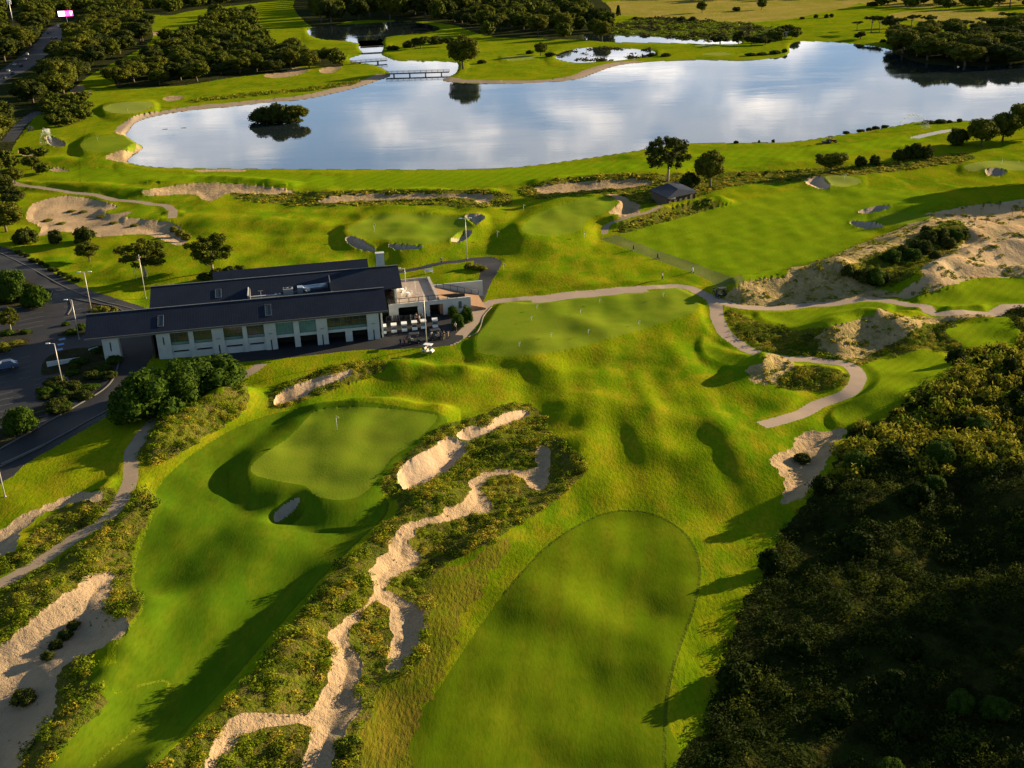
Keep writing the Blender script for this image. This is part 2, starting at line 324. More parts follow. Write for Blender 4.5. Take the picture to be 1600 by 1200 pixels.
reg('paving', 'paving', [(668, 444), (700, 452), (742, 447), (748, 440), (742, 460), (738, 478), (700, 474), (680, 474)])
reg('paving', 'path', [(722, 532), (700, 541), (730, 526), (742, 508), (750, 490), (752, 476), (738, 476), (732, 500), (724, 518)])
reg('garden_bed', 'bed', [(-30, 440), (20, 432), (75, 452), (82, 462), (60, 480), (10, 478), (-30, 470)])
reg('garden_bed', 'bed', [(140, 473), (165, 476), (196, 485), (190, 495), (150, 500), (138, 490)])
reg('garden_bed', 'bed', [(-20, 520), (40, 514), (52, 519), (40, 524), (-20, 532)])
reg('garden_bed', 'bed', [(-20, 540), (36, 528), (46, 532), (38, 540), (-20, 550)])
reg('garden_bed', 'bed', [(92, 522), (132, 508), (140, 516), (130, 524), (96, 526)])
reg('garden_bed', 'bed', [(66, 586), (72, 560), (110, 545), (160, 545), (182, 562), (168, 590), (128, 618), (96, 640), (90, 628), (108, 600), (100, 582)])
reg('garden_bed', 'bed', [(0, 700), (-30, 720), (-30, 690), (0, 672), (50, 640), (75, 628), (70, 650), (40, 680)])
WATER = [
    ('lake', cr_closed([(200, 206), (197, 212), (210, 222), (223, 231), (206, 243), (201, 254), (240, 261), (300, 263), (400, 264), (560, 265), (700, 265), (800, 262), (900, 250), (1000, 235), (1060, 226), (1150, 223), (1235, 222), (1300, 213), (1350, 206), (1400, 197), (1440, 190), (1500, 189), (1560, 190), (1760, 190), (1760, 108), (1600, 103), (1500, 103), (1430, 96), (1396, 80), (1370, 73), (1330, 68), (1280, 65), (1246, 65), (1234, 72), (1233, 82), (1222, 89), (1190, 93), (1150, 95), (1080, 94), (1000, 98), (962, 103), (932, 113), (900, 124), (860, 128), (800, 131), (740, 131), (700, 128), (693, 124), (712, 114), (716, 100), (702, 97), (660, 95), (622, 95), (606, 90), (596, 84), (600, 72), (592, 64), (566, 66), (560, 74), (566, 84), (545, 92), (560, 98), (582, 101), (600, 108), (610, 118), (590, 126), (560, 136), (520, 146), (470, 156), (420, 160), (350, 168), (300, 172), (250, 180), (215, 190)])),
    ('pond', cr_closed([(480, 50), (486, 44), (520, 40), (580, 36), (640, 34), (684, 42), (680, 49), (640, 54), (604, 58), (596, 66), (564, 68), (540, 64), (508, 62), (488, 57)])),
    ('pond', cr_closed([(868, 90), (880, 81), (920, 74), (980, 76), (1018, 79), (1022, 86), (990, 92), (940, 96), (900, 98), (880, 95)])),
    ('pond', cr_closed([(914, 62), (914, 53), (928, 52), (950, 55), (1000, 56), (1060, 60), (1105, 62), (1150, 62), (1156, 68), (1110, 69), (1040, 67), (960, 66), (928, 64)])),
]

# ------------------------------------------------------------------ materials
MATS = {}
def new_mat(name):
    m = bpy.data.materials.new(name); m.use_nodes = True
    MATS[name] = m
    nt = m.node_tree; b = nt.nodes['Principled BSDF']
    return m, nt, b

def N(nt, t, **kw):
    n = nt.nodes.new(t)
    for k, v in kw.items():
        if k in n.inputs: n.inputs[k].default_value = v
        else: setattr(n, k, v)
    return n

def noise_fac(nt, scale, detail=3, lo=0.35, hi=0.65, vec=None, dist=0.0, stretch=None):
    g = N(nt, 'ShaderNodeNewGeometry')
    src = g.outputs['Position'] if vec is None else vec
    if stretch:
        mp = N(nt, 'ShaderNodeMapping'); mp.inputs['Scale'].default_value = stretch[:3]
        mp.inputs['Rotation'].default_value = (0, 0, stretch[3] if len(stretch) > 3 else 0)
        nt.links.new(src, mp.inputs['Vector']); src = mp.outputs[0]
    n = N(nt, 'ShaderNodeTexNoise', Scale=scale, Detail=detail, Roughness=0.6, Distortion=dist)
    nt.links.new(src, n.inputs['Vector'])
    r = N(nt, 'ShaderNodeMapRange'); r.inputs[1].default_value = lo; r.inputs[2].default_value = hi
    nt.links.new(n.outputs[0], r.inputs[0])
    return r.outputs[0]

def mixc(nt, fac, a, b):
    m = N(nt, 'ShaderNodeMix'); m.data_type = 'RGBA'
    if isinstance(fac, float): m.inputs[0].default_value = fac
    else: nt.links.new(fac, m.inputs[0])
    for i, c in ((6, a), (7, b)):
        if isinstance(c, tuple): m.inputs[i].default_value = (*c, 1)
        else: nt.links.new(c, m.inputs[i])
    return m.outputs[2]

def bumpn(nt, b, scale, dist, strength=1.0, detail=4, stretch=None, second=None):
    f = noise_fac(nt, scale, detail, 0.2, 0.8, stretch=stretch)
    bp = N(nt, 'ShaderNodeBump', Strength=strength, Distance=dist)
    nt.links.new(f, bp.inputs['Height'])
    if second:
        f2 = noise_fac(nt, second[0], 4, 0.2, 0.8)
        b2 = N(nt, 'ShaderNodeBump', Strength=strength, Distance=second[1])
        nt.links.new(f2, b2.inputs['Height']); nt.links.new(bp.outputs[0], b2.inputs['Normal'])
        bp = b2
    nt.links.new(bp.outputs[0], b.inputs['Normal'])

def ground(name, c1, c2, c3, c4=None, s=(0.045, 0.35, 2.6), rough=0.95, bump=(1.6, 0.12), stretch=None, second=None, stripes=None, fine=0.55, spec=0.0):
    m, nt, b = new_mat(name)
    col = mixc(nt, noise_fac(nt, s[0], 5, 0.38, 0.62, dist=0.6), c1, c2)
    col = mixc(nt, noise_fac(nt, s[1], 5, 0.45, 0.72, stretch=stretch), col, c3)
    if c4:
        fr = noise_fac(nt, s[2], 3, 0.40, 0.70, stretch=stretch)
        mm = N(nt, 'ShaderNodeMath'); mm.operation = 'MULTIPLY'; mm.inputs[1].default_value = fine
        nt.links.new(fr, mm.inputs[0])
        col = mixc(nt, mm.outputs[0], col, c4)
    if stripes:
        g = N(nt, 'ShaderNodeNewGeometry'); mp = N(nt, 'ShaderNodeMapping')
        mp.inputs['Rotation'].default_value = (0, 0, stripes[0])
        nt.links.new(g.outputs['Position'], mp.inputs['Vector'])
        w = N(nt, 'ShaderNodeTexWave', Scale=stripes[1], Distortion=1.2, Detail=2.0); w.inputs['Detail Scale'].default_value = 0.3
        nt.links.new(mp.outputs[0], w.inputs['Vector'])
        mm = N(nt, 'ShaderNodeMath'); mm.operation = 'MULTIPLY'; mm.inputs[1].default_value = stripes[2]
        nt.links.new(w.outputs['Fac'], mm.inputs[0])
        col = mixc(nt, mm.outputs[0], col, tuple(x * 1.6 for x in c1))
    nt.links.new(col, b.inputs['Base Color'])
    b.inputs['Roughness'].default_value = rough
    b.inputs['Specular IOR Level'].default_value = spec
    bumpn(nt, b, bump[0], bump[1], stretch=stretch, second=second)
    return m

ground('grass', (.095, .175, .003), (.190, .230, .004), (.260, .225, .009), (.058, .115, .003), bump=(2.6, .05), second=(8.0, .018), stretch=(1, .45, 1, .3), fine=.5)
ground('fair', (.115, .200, .003), (.165, .230, .004), (.200, .235, .006), (.085, .155, .003), bump=(3, .03), stripes=(.5, .10, .22))
ground('fair_near_dimmed', (.058, .122, .004), (.090, .145, .005), (.120, .150, .006), (.045, .090, .003), bump=(4, .012), stretch=(1, .35, 1, -.5), stripes=(-.45, .10, .15))  # darker copy of the fairway turf: dimmer near light put into the colour
ground('fair_dimmed', (.072, .122, .003), (.106, .146, .004), (.128, .142, .006), (.052, .090, .003), bump=(4, .012), stretch=(1, .35, 1, .1), stripes=(.12, .12, .2))  # foreground dimness is painted into this turf colour
ground('range', (.120, .200, .004), (.160, .225, .005), (.175, .220, .007), (.085, .150, .004), bump=(3, .06), stripes=(.9, .07, .12))
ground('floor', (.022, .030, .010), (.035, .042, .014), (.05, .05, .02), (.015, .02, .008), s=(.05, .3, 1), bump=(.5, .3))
ground('riml', (.13, .19, .008), (.16, .20, .01), (.15, .19, .01), (.10, .16, .006))
ground('rimd', (.065, .10, .006), (.08, .11, .006), (.08, .105, .008), (.055, .085, .006))
ground('dryg', (.120, .150, .006), (.175, .150, .012), (.185, .130, .018), (.075, .105, .005), s=(.12, .5, 2.6), bump=(2.4, .10), stretch=(1, .4, 1, .3))
ground('tee', (.115, .150, .030), (.135, .165, .035), (.15, .15, .05), (.08, .11, .02), bump=(3, .05))
ground('tee2', (.120, .190, .004), (.155, .210, .005), (.170, .205, .007), (.09, .150, .004), bump=(3, .04), stripes=(.7, .2, .2))
ground('green', (.130, .200, .010), (.165, .220, .014), (.180, .215, .016), (.110, .175, .008), bump=(4, .02), fine=.3)
ground('greenp', (.19, .24, .035), (.22, .25, .045), (.22, .25, .045), (.17, .22, .025), bump=(4, .02), fine=.3)
ground('field', (.27, .23, .040), (.22, .21, .025), (.36, .26, .09), (.16, .15, .02), s=(.012, .05, .4), bump=(.5, .3))
ground('marsh', (.07, .10, .015), (.13, .16, .02), (.04, .06, .01), (.03, .045, .01), s=(.02, .08, .5), bump=(.4, .6))
ground('heath', (.070, .105, .007), (.140, .145, .014), (.18, .135, .040), (.030, .040, .008), s=(.12, .7, 3.5), bump=(1.6, .35), second=(5, .12))
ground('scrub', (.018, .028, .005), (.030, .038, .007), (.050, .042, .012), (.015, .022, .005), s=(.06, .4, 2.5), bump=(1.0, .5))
ground('bed', (.035, .035, .020), (.05, .05, .02), (.07, .055, .03), (.02, .02, .01), s=(.2, .9, 4), bump=(2, .2))
ground('dune', (.44, .31, .155), (.34, .255, .115), (.20, .18, .05), (.20, .17, .06), s=(.10, .55, 2.2), bump=(.7, .35), second=(3, .10), fine=.5)
ground('sand', (.44, .29, .145), (.44, .33, .20), (.30, .25, .13), (.37, .28, .16), s=(.06, .16, 1.6), bump=(.9, .16), second=(4, .05), fine=.5)
ground('sandc', (.44, .295, .165), (.48, .365, .25), (.50, .37, .25), (.42, .32, .21), bump=(2.2, .06), second=(9, .03), fine=.5)
ground('sandr', (.46, .325, .19), (.40, .29, .17), (.33, .24, .14), (.27, .20, .13), s=(.1, .6, 3.6), bump=(1.8, .14), second=(6, .07), fine=.55)
ground('sandp', (.40, .33, .25), (.34, .28, .21), (.36, .28, .2), (.28, .22, .16), bump=(2.2, .06))
ground('sandb', (.41, .295, .18), (.37, .27, .165), (.32, .235, .14), (.34, .26, .17), s=(.1, .6, 3.6), bump=(1.8, .10), second=(6, .05), fine=.4)
ground('sandg', (.37, .305, .235), (.32, .27, .205), (.34, .27, .20), (.27, .22, .16), bump=(2.2, .08), second=(8, .03))
ground('sandd', (.42, .295, .175), (.34, .245, .135), (.24, .19, .09), (.28, .21, .12), s=(.06, .3, 1.5), bump=(.9, .2), second=(4, .06))
ground('asphalt', (.012, .014, .019), (.018, .020, .025), (.026, .024, .024), (.009, .010, .013), bump=(12, .01), s=(.08, .3, 3), rough=.8, spec=.3)
ground('path', (.38, .295, .225), (.34, .265, .205), (.40, .305, .225), (.30, .25, .21), bump=(12, .01), s=(.1, .5, 4), fine=.4)
ground('pathl', (.31, .245, .18), (.27, .215, .155), (.34, .26, .18), (.22, .17, .12), bump=(9, .015), s=(.1, .5, 4), fine=.4)
ground('paths', (.42, .42, .42), (.40, .40, .40), (.44, .42, .40), (.33, .33, .33), bump=(9, .015))
ground('paving', (.30, .19, .12), (.26, .17, .11), (.32, .21, .13), (.20, .13, .09), bump=(7, .01))

def flat(name, c, rough=.6, metal=0.0, var=0.12, scale=1.5, spec=.4, emit=None, bump=None, alpha=None, trans=None):
    m, nt, b = new_mat(name)
    d = tuple(x * (1 - var) for x in c)
    nt.links.new(mixc(nt, noise_fac(nt, scale, 4, .35, .65), c, d), b.inputs['Base Color'])
    b.inputs['Roughness'].default_value = rough; b.inputs['Metallic'].default_value = metal
    b.inputs['Specular IOR Level'].default_value = spec
    if emit:
        b.inputs['Emission Color'].default_value = (*emit[0], 1); b.inputs['Emission Strength'].default_value = emit[1]
    if bump: bumpn(nt, b, bump[0], bump[1])
    if alpha is not None: b.inputs['Alpha'].default_value = alpha
    return m

flat('white', (.74, .74, .72), .55, var=.16, scale=.8)
flat('wall_white', (.52, .55, .56), .75, var=.18, scale=.5, bump=(3, .01))
flat('cart_white', (.80, .80, .79), .3)
flat('metal_pole', (.60, .57, .52), .45, .3)
flat('dark', (.018, .018, .020), .6)
flat('black', (.008, .008, .009), .5)
flat('tyre', (.012, .012, .012), .9)
flat('timber', (.085, .060, .042), .8, var=.4, scale=4)
flat('grey', (.30, .30, .30), .6)
flat('dgrey', (.10, .105, .11), .6)
flat('ductmetal', (.42, .47, .52), .35, .7)
flat('red', (.20, .02, .02), .4)
flat('silver', (.45, .46, .48), .3, .4)
flat('carblue', (.06, .10, .22), .3)
flat('blue_paint', (.05, .24, .55), .6)
flat('kerb', (.11, .105, .095), .8)
flat('line', (.13, .13, .13), .8)
flat('tablew', (.75, .72, .66), .6)
flat('skin', (.45, .27, .18), .6)
flat('hair', (.04, .025, .015), .8)
flat('shirt_white', (.72, .72, .70), .9)
flat('cloth_dark', (.03, .032, .045), .9)
flat('cloth_tan', (.30, .24, .16), .9)
flat('flag', (.75, .72, .25), .8)
flat('seat', (.42, .38, .32), .7)
flat('terr', (.36, .285, .235), .8, var=.2, scale=.6)
flat('concrete', (.42, .38, .34), .85, var=.25, scale=.8)
flat('teal', (.10, .30, .34), .6)
flat('interior', (.035, .032, .028), .9)
flat('screen_pink', (.9, .05, .45), .5, emit=((1, .04, .42), 3.0))
flat('screen_pale', (.9, .65, .8), .5, emit=((1, .62, .80), 2.0))
flat('sprayw', (.85, .85, .80), .9, var=.02)

def roof_mat():
    m, nt, b = new_mat('roof')
    tc = N(nt, 'ShaderNodeTexCoord')
    mp = N(nt, 'ShaderNodeMapping'); nt.links.new(tc.outputs['Object'], mp.inputs['Vector'])
    w = N(nt, 'ShaderNodeTexWave', Scale=0.72, Distortion=0.0); w.wave_profile = 'SAW'
    nt.links.new(mp.outputs[0], w.inputs['Vector'])
    p = N(nt, 'ShaderNodeMath'); p.operation = 'POWER'; p.inputs[1].default_value = 9
    nt.links.new(w.outputs['Fac'], p.inputs[0])
    c = mixc(nt, noise_fac(nt, .35, 4), (.007, .012, .026), (.011, .018, .034))
    nt.links.new(mixc(nt, p.outputs[0], c, (.014, .021, .036)), b.inputs['Base Color'])
    b.inputs['Roughness'].default_value = .6; b.inputs['Specular IOR Level'].default_value = .2
    bp = N(nt, 'ShaderNodeBump', Strength=.6, Distance=.015); nt.links.new(p.outputs[0], bp.inputs['Height'])
    nt.links.new(bp.outputs[0], b.inputs['Normal'])
roof_mat()

def glass_mat():
    m, nt, b = new_mat('glass')
    nt.links.new(mixc(nt, noise_fac(nt, .3, 2), (.012, .022, .026), (.03, .05, .055)), b.inputs['Base Color'])
    b.inputs['Roughness'].default_value = .06; b.inputs['Specular IOR Level'].default_value = .9
    m, nt, b = new_mat('glass_teal')
    nt.links.new(mixc(nt, noise_fac(nt, .5, 2), (.05, .16, .19), (.09, .24, .26)), b.inputs['Base Color'])
    b.inputs['Roughness'].default_value = .12; b.inputs['Specular IOR Level'].default_value = .7
glass_mat()

def leaf_mat(name, c1, c2, c3, tr=.25):
    m, nt, b = new_mat(name)
    oi = N(nt, 'ShaderNodeObjectInfo')
    col = mixc(nt, noise_fac(nt, 1.1, 3, .40, .62), c1, c2)
    mr = N(nt, 'ShaderNodeMath'); mr.operation = 'MULTIPLY'; mr.inputs[1].default_value = .55
    nt.links.new(oi.outputs['Random'], mr.inputs[0])
    col = mixc(nt, mr.outputs[0], col, c3)
    nt.links.new(col, b.inputs['Base Color'])
    b.inputs['Roughness'].default_value = .8; b.inputs['Specular IOR Level'].default_value = .03
    t = N(nt, 'ShaderNodeBsdfTranslucent'); nt.links.new(col, t.inputs['Color'])
    mx = N(nt, 'ShaderNodeMixShader'); mx.inputs[0].default_value = tr
    nt.links.new(b.outputs[0], mx.inputs[1]); nt.links.new(t.outputs[0], mx.inputs[2])
    nt.links.new(mx.outputs[0], nt.nodes['Material Output'].inputs[0])
leaf_mat('leaf', (.050, .070, .008), (.105, .118, .010), (.110, .110, .012))
leaf_mat('leafd', (.032, .046, .008), (.068, .080, .012), (.045, .055, .012))
leaf_mat('leafg', (.024, .054, .006), (.062, .105, .009), (.045, .078, .009))
leaf_mat('leafy', (.13, .15, .015), (.20, .19, .02), (.17, .15, .02))
leaf_mat('tuft', (.085, .140, .005), (.215, .245, .010), (.13, .15, .012))
leaf_mat('tufty', (.24, .245, .012), (.38, .28, .028), (.15, .17, .012))
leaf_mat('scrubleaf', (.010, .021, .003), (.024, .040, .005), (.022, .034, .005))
leaf_mat('scruby', (.030, .060, .004), (.075, .10, .007), (.08, .08, .012))
leaf_mat('reed', (.035, .040, .012), (.07, .065, .02), (.05, .05, .015))
flat('bark', (.16, .12, .09), .9, var=.5, scale=3, bump=(6, .03))
flat('barkw', (.42, .34, .25), .85, var=.4, scale=3)

def water_mat():
    m, nt, b = new_mat('water')
    nt.links.new(mixc(nt, noise_fac(nt, .02, 3), (.010, .018, .022), (.016, .024, .024)), b.inputs['Base Color'])
    rr_ = N(nt, 'ShaderNodeMapRange'); rr_.inputs[3].default_value = .015; rr_.inputs[4].default_value = .11
    nt.links.new(noise_fac(nt, .018, 5, .45, .7, stretch=(1, 2.2, 1), dist=1.0), rr_.inputs[0]); nt.links.new(rr_.outputs[0], b.inputs['Roughness']); b.inputs['IOR'].default_value = 1.33
    b.inputs['Specular IOR Level'].default_value = 1.0
    f = noise_fac(nt, .9, 3, .2, .8)
    bp = N(nt, 'ShaderNodeBump', Strength=1.0, Distance=.002)
    nt.links.new(f, bp.inputs['Height'])
    f2 = noise_fac(nt, .05, 3, .2, .8, stretch=(1, 3, 1))
    b2 = N(nt, 'ShaderNodeBump', Strength=1.0, Distance=.008)
    nt.links.new(f2, b2.inputs['Height']); nt.links.new(bp.outputs[0], b2.inputs['Normal'])
    nt.links.new(b2.outputs[0], b.inputs['Normal'])
water_mat()

# ------------------------------------------------------------------ mesh helpers
def link(o, parent=None):
    COL.objects.link(o)
    if parent is not None: o.parent = parent
    return o

def tag(o, label=None, cat=None, group=None, kind=None):
    if label: o['label'] = label
    if cat: o['category'] = cat
    if group: o['group'] = group
    if kind: o['kind'] = kind
    return o

def fastmesh(name, V, Q, mats, smooth=False, parent=None, midx=None):
    """quads (n,4) or tris (n,3)"""
    V = np.ascontiguousarray(V, np.float32); Q = np.ascontiguousarray(Q, np.int32)
    me = bpy.data.meshes.new(name)
    k = Q.shape[1]
    me.vertices.add(len(V)); me.vertices.foreach_set('co', V.ravel())
    me.loops.add(Q.size); me.loops.foreach_set('vertex_index', Q.ravel())
    me.polygons.add(len(Q))
    me.polygons.foreach_set('loop_start', np.arange(0, Q.size, k, dtype=np.int32))
    me.polygons.foreach_set('loop_total', np.full(len(Q), k, np.int32))
    if smooth: me.polygons.foreach_set('use_smooth', np.ones(len(Q), bool))
    for m in (mats if isinstance(mats, (list, tuple)) else [mats]): me.materials.append(MATS[m])
    if midx is not None: me.polygons.foreach_set('material_index', midx.astype(np.int32))
    me.update()
    return me

class MB:
    """collects primitive shapes; build() links them as one mesh object"""
    def __init__(s): s.v = []; s.f = []; s.sm = []
    def add(s, V, Fs, smooth=False):
        o = len(s.v); s.v += [tuple(map(float, p)) for p in V]
        s.f += [tuple(i + o for i in f) for f in Fs]; s.sm += [smooth] * len(Fs)
        return s
    def box(s, x0, x1, y0, y1, z0, z1):
        return s.add([(x0, y0, z0), (x1, y0, z0), (x1, y1, z0), (x0, y1, z0), (x0, y0, z1), (x1, y0, z1), (x1, y1, z1), (x0, y1, z1)],
                     [(0, 3, 2, 1), (4, 5, 6, 7), (0, 1, 5, 4), (1, 2, 6, 5), (2, 3, 7, 6), (3, 0, 4, 7)])
    def hexa(s, P):
        """8 corner points: bottom ring then top ring"""
        return s.add(P, [(0, 3, 2, 1), (4, 5, 6, 7), (0, 1, 5, 4), (1, 2, 6, 5), (2, 3, 7, 6), (3, 0, 4, 7)])
    def tube(s, P, R, n=8, cap=True):
        P = [Vector(p) for p in P]
        if not isinstance(R, (list, tuple)): R = [R] * len(P)
        V = []; Fs = []
        for i, p in enumerate(P):
            d = (P[min(i + 1, len(P) - 1)] - P[max(i - 1, 0)]).normalized()
            a = Vector((0, 0, 1)) if abs(d.z) < .9 else Vector((1, 0, 0))
            u = d.cross(a).normalized(); w = d.cross(u)
            for k in range(n):
                t = 2 * math.pi * k / n
                V.append(p + (u * math.cos(t) + w * math.sin(t)) * R[i])
        for i in range(len(P) - 1):
            for k in range(n):
                Fs.append((i * n + k, i * n + (k + 1) % n, (i + 1) * n + (k + 1) % n, (i + 1) * n + k))
        if cap:
            Fs.append(tuple(range(n))[::-1]); Fs.append(tuple((len(P) - 1) * n + k for k in range(n)))
        return s.add(V, Fs, True)
    def lathe(s, prof, n=12, c=(0, 0, 0)):
        V = [(c[0] + r * math.cos(2 * math.pi * k / n), c[1] + r * math.sin(2 * math.pi * k / n), c[2] + z) for r, z in prof for k in range(n)]
        Fs = [(i * n + k, i * n + (k + 1) % n, (i + 1) * n + (k + 1) % n, (i + 1) * n + k) for i in range(len(prof) - 1) for k in range(n)]
        return s.add(V, Fs, True)
    def prism(s, poly, axis, a, b):
        """extrude a polygon: axis 'y' -> poly is (x,z); 'x' -> (y,z); 'z' -> (x,y)"""
        n = len(poly)
        def pt(p, t): return {'y': (p[0], t, p[1]), 'x': (t, p[0], p[1]), 'z': (p[0], p[1], t)}[axis]
        V = [pt(p, a) for p in poly] + [pt(p, b) for p in poly]
        Fs = [tuple(range(n))[::-1], tuple(range(n, 2 * n))] + [(i, (i + 1) % n, n + (i + 1) % n, n + i) for i in range(n)]
        return s.add(V, Fs)
    def build(s, name, mat, parent=None, loc=None, bevel=0):
        me = bpy.data.meshes.new(name); me.from_pydata(s.v, [], s.f); me.materials.append(MATS[mat])
        me.polygons.foreach_set('use_smooth', s.sm)
        bm = bmesh.new(); bm.from_mesh(me)
        bmesh.ops.recalc_face_normals(bm, faces=bm.faces)
        if bevel: bmesh.ops.bevel(bm, geom=bm.edges[:], offset=bevel, segments=2, affect='EDGES', clamp_overlap=True)
        bm.to_mesh(me); bm.free(); me.update()
        o = bpy.data.objects.new(name, me); link(o, parent)
        if loc is not None: o.location = loc
        return o

def empty(name, loc, rz=0.0):
    o = bpy.data.objects.new(name, None); link(o); o.location = tuple(map(float, loc)); o.rotation_euler = (0, 0, rz)
    o.empty_display_size = .3
    return o

def copy_tree(o, parent=None):
    c = o.copy(); link(c, parent)
    for ch in list(o.children): copy_tree(ch, c)
    return c

# ------------------------------------------------------------------ ground grid
STEP = 1.75
ext = 985 * 1.06 ** np.arange(1, 42)
GX = np.concatenate([-ext[::-1], np.arange(-985, 985.1, STEP), ext])
GY = np.concatenate([[-703, -700, -696, -690, -683, -675, -666, -657], np.arange(-650, 668, STEP), [676, 690, 715, 750, 800, 880, 1000, 1200, 1600, 2400, 4500]])
gx, gy = np.meshgrid(GX, GY)
X, Y = from_g(gx, gy)
Z = h0(X.ravel(), Y.ravel()).reshape(X.shape)
NX, NY = len(GX), len(GY)

JIT = {'sandb': .7, 'sandr': .38, 'sandd': .6, 'heath': .4, 'dune': .6, 'sand': .5, 'scrub': .9, 'dryg': 1.2, 'sandg': .25, 'sandc': .25}
def world_poly(P, width, mat=''):
    w = march(P[:, 0], P[:, 1])[:, :2]
    if width is None:
        if mat in JIT and P[:, 1].min() > 240:
            w = cr_closed(w, 3); t = np.roll(w, -1, 0) - np.roll(w, 1, 0); t /= np.linalg.norm(t, axis=1)[:, None] + 1e-9
            s_ = np.cumsum(np.linalg.norm(w - np.roll(w, 1, 0), axis=1))
            k = (vnoise(s_ / 1.1, w[:, 0] * .1, 71) * 1.0 + vnoise(s_ / 3.3, w[:, 1] * .1, 72) * 1.3) * JIT[mat]
            if mat == 'sandr':
                a2 = np.sum(w[:, 0] * np.roll(w[:, 1], -1) - np.roll(w[:, 0], -1) * w[:, 1]); k = k - .12 * np.sign(a2)
            w = w + np.stack([-t[:, 1], t[:, 0]], 1) * k[:, None]
        return w
    t = np.gradient(w, axis=0); t /= np.linalg.norm(t, axis=1)[:, None] + 1e-9
    nrm = np.stack([-t[:, 1], t[:, 0]], 1) * width / 2
    return np.vstack([w + nrm, (w - nrm)[::-1]])

def sub(G, pad):
    i0 = max(np.searchsorted(GX, G[:, 0].min() - pad) - 1, 0); i1 = min(np.searchsorted(GX, G[:, 0].max() + pad) + 1, NX)
    j0 = max(np.searchsorted(GY, G[:, 1].min() - pad) - 1, 0); j1 = min(np.searchsorted(GY, G[:, 1].max() + pad) + 1, NY)
    return slice(j0, j1), slice(i0, i1)

SN = np.full(X.shape, 1e9); TX = gx.copy(); TY = gy.copy()
RW = []     # (name, mat, world polygon, G polygon)
RAISE = {'putting_green': (0.35, 2.2), 'tee_box': (0.55, 1.8), 'fairway': (0, 1)}
BIGRAISE = {'n': 0}
gcount = 0
WSD = np.full(X.shape, 1e3)
allregs = [(n, m, p, w) for n, m, p, w in REG] + [(n, 'water', p, None) for n, p in WATER]
allregs.append(('island', 'scrub', cr_closed([(402, 187), (420, 181), (450, 180), (474, 186), (468, 192), (430, 194), (408, 192)]), None))
for n, m, P, w in allregs:
    if w is None and n in ('lake', 'pond', 'island'):
        wp = unp(P[:, 0], P[:, 1], WL)[:, :2]
    else:
        wp = world_poly(P, w, m)
    G = np.stack(to_g(wp[:, 0], wp[:, 1]), 1)
    RW.append((n, m, wp, G))
    hard = n in ('putting_green', 'sand_bunker', 'tee_box', 'lake', 'pond', 'island')
    js, is_ = sub(G, 150 if n in ('lake', 'pond') else 34 if hard else 3)
    a, b_ = gx[js, is_], gy[js, is_]
    if a.size == 0: continue
    d, nx_, ny_ = seg_near(a, b_, G)
    ins = pip(a, b_, G)
    k = d < STEP * .5
    cur = SN[js, is_]; mk = k & (d < cur)
    cur[mk] = d[mk]; TX[js, is_][mk] = nx_[mk]; TY[js, is_][mk] = ny_[mk]
    if not hard: continue
    sc = pxm(X[js, is_], Y[js, is_]); sd = np.where(ins, -d, d) / sc
    z = Z[js, is_]
    if n == 'sand_bunker':
        dist = math.hypot(*wp.mean(0)); depth = .3 if m == 'sandp' else .7 if m == 'sandb' else .65 if m == 'sandc' else .9 if m == 'sandg' else .4 if m == 'sandr' else .45
        wd = 1.3 if m == 'sandc' else .7 if m in ('sandg', 'sandp') else 3.6 if m == 'sandb' else 1.8
        lip = (.25 if m in ('sandc', 'sandg') else 0.0 if m == 'sandp' else .08) * np.exp(-np.clip(sd, 0, None) / .7) * (sd >= -.1)
        z += lip - depth * sstep(0, wd, -sd)
    elif n in ('putting_green', 'tee_box'):
        gcount += 1
        am, fall = RAISE[n]
        if gcount == 1: am, fall = 1.5, 4.2
        if gcount in (3, 4): am, fall = 1.2, 4.5
        if n == 'putting_green' and gcount == 2: am, fall = .6, 3.0
        if gcount in (7, 8): am, fall = 1.1, 3.2
        z += am * (1 - sstep(0, fall, sd))
    elif n == 'island': pass
    else:
        wm = np.where(ins, -d, d) / sc
        cw = WSD[js, is_]; np.minimum(cw, wm, out=cw)
zi = WSD < 16
sd = WSD[zi]; zz = Z[zi]
out = WL + .03 * (sd > 0) + (np.maximum(zz, .12 - 2.2 * sstep(3, 15, sd)) - WL) * sstep(0, 1.6, sd)
Z[zi] = np.where(sd < 0, WL - .9 * sstep(0, 2.5, -sd), out)
_isl = RW[-1]
a, b_ = gx, gy
js, is_ = sub(_isl[3], 3)
d = seg_near(gx[js, is_], gy[js, is_], _isl[3])[0]; ins = pip(gx[js, is_], gy[js, is_], _isl[3])
Z[js, is_] = np.where(ins, WL + .7 * sstep(0, 2.0, d / pxm(X[js, is_], Y[js, is_])), Z[js, is_])
gx2 = np.where(SN < 1e8, TX, gx); gy2 = np.where(SN < 1e8, TY, gy)
X, Y = from_g(gx2, gy2)

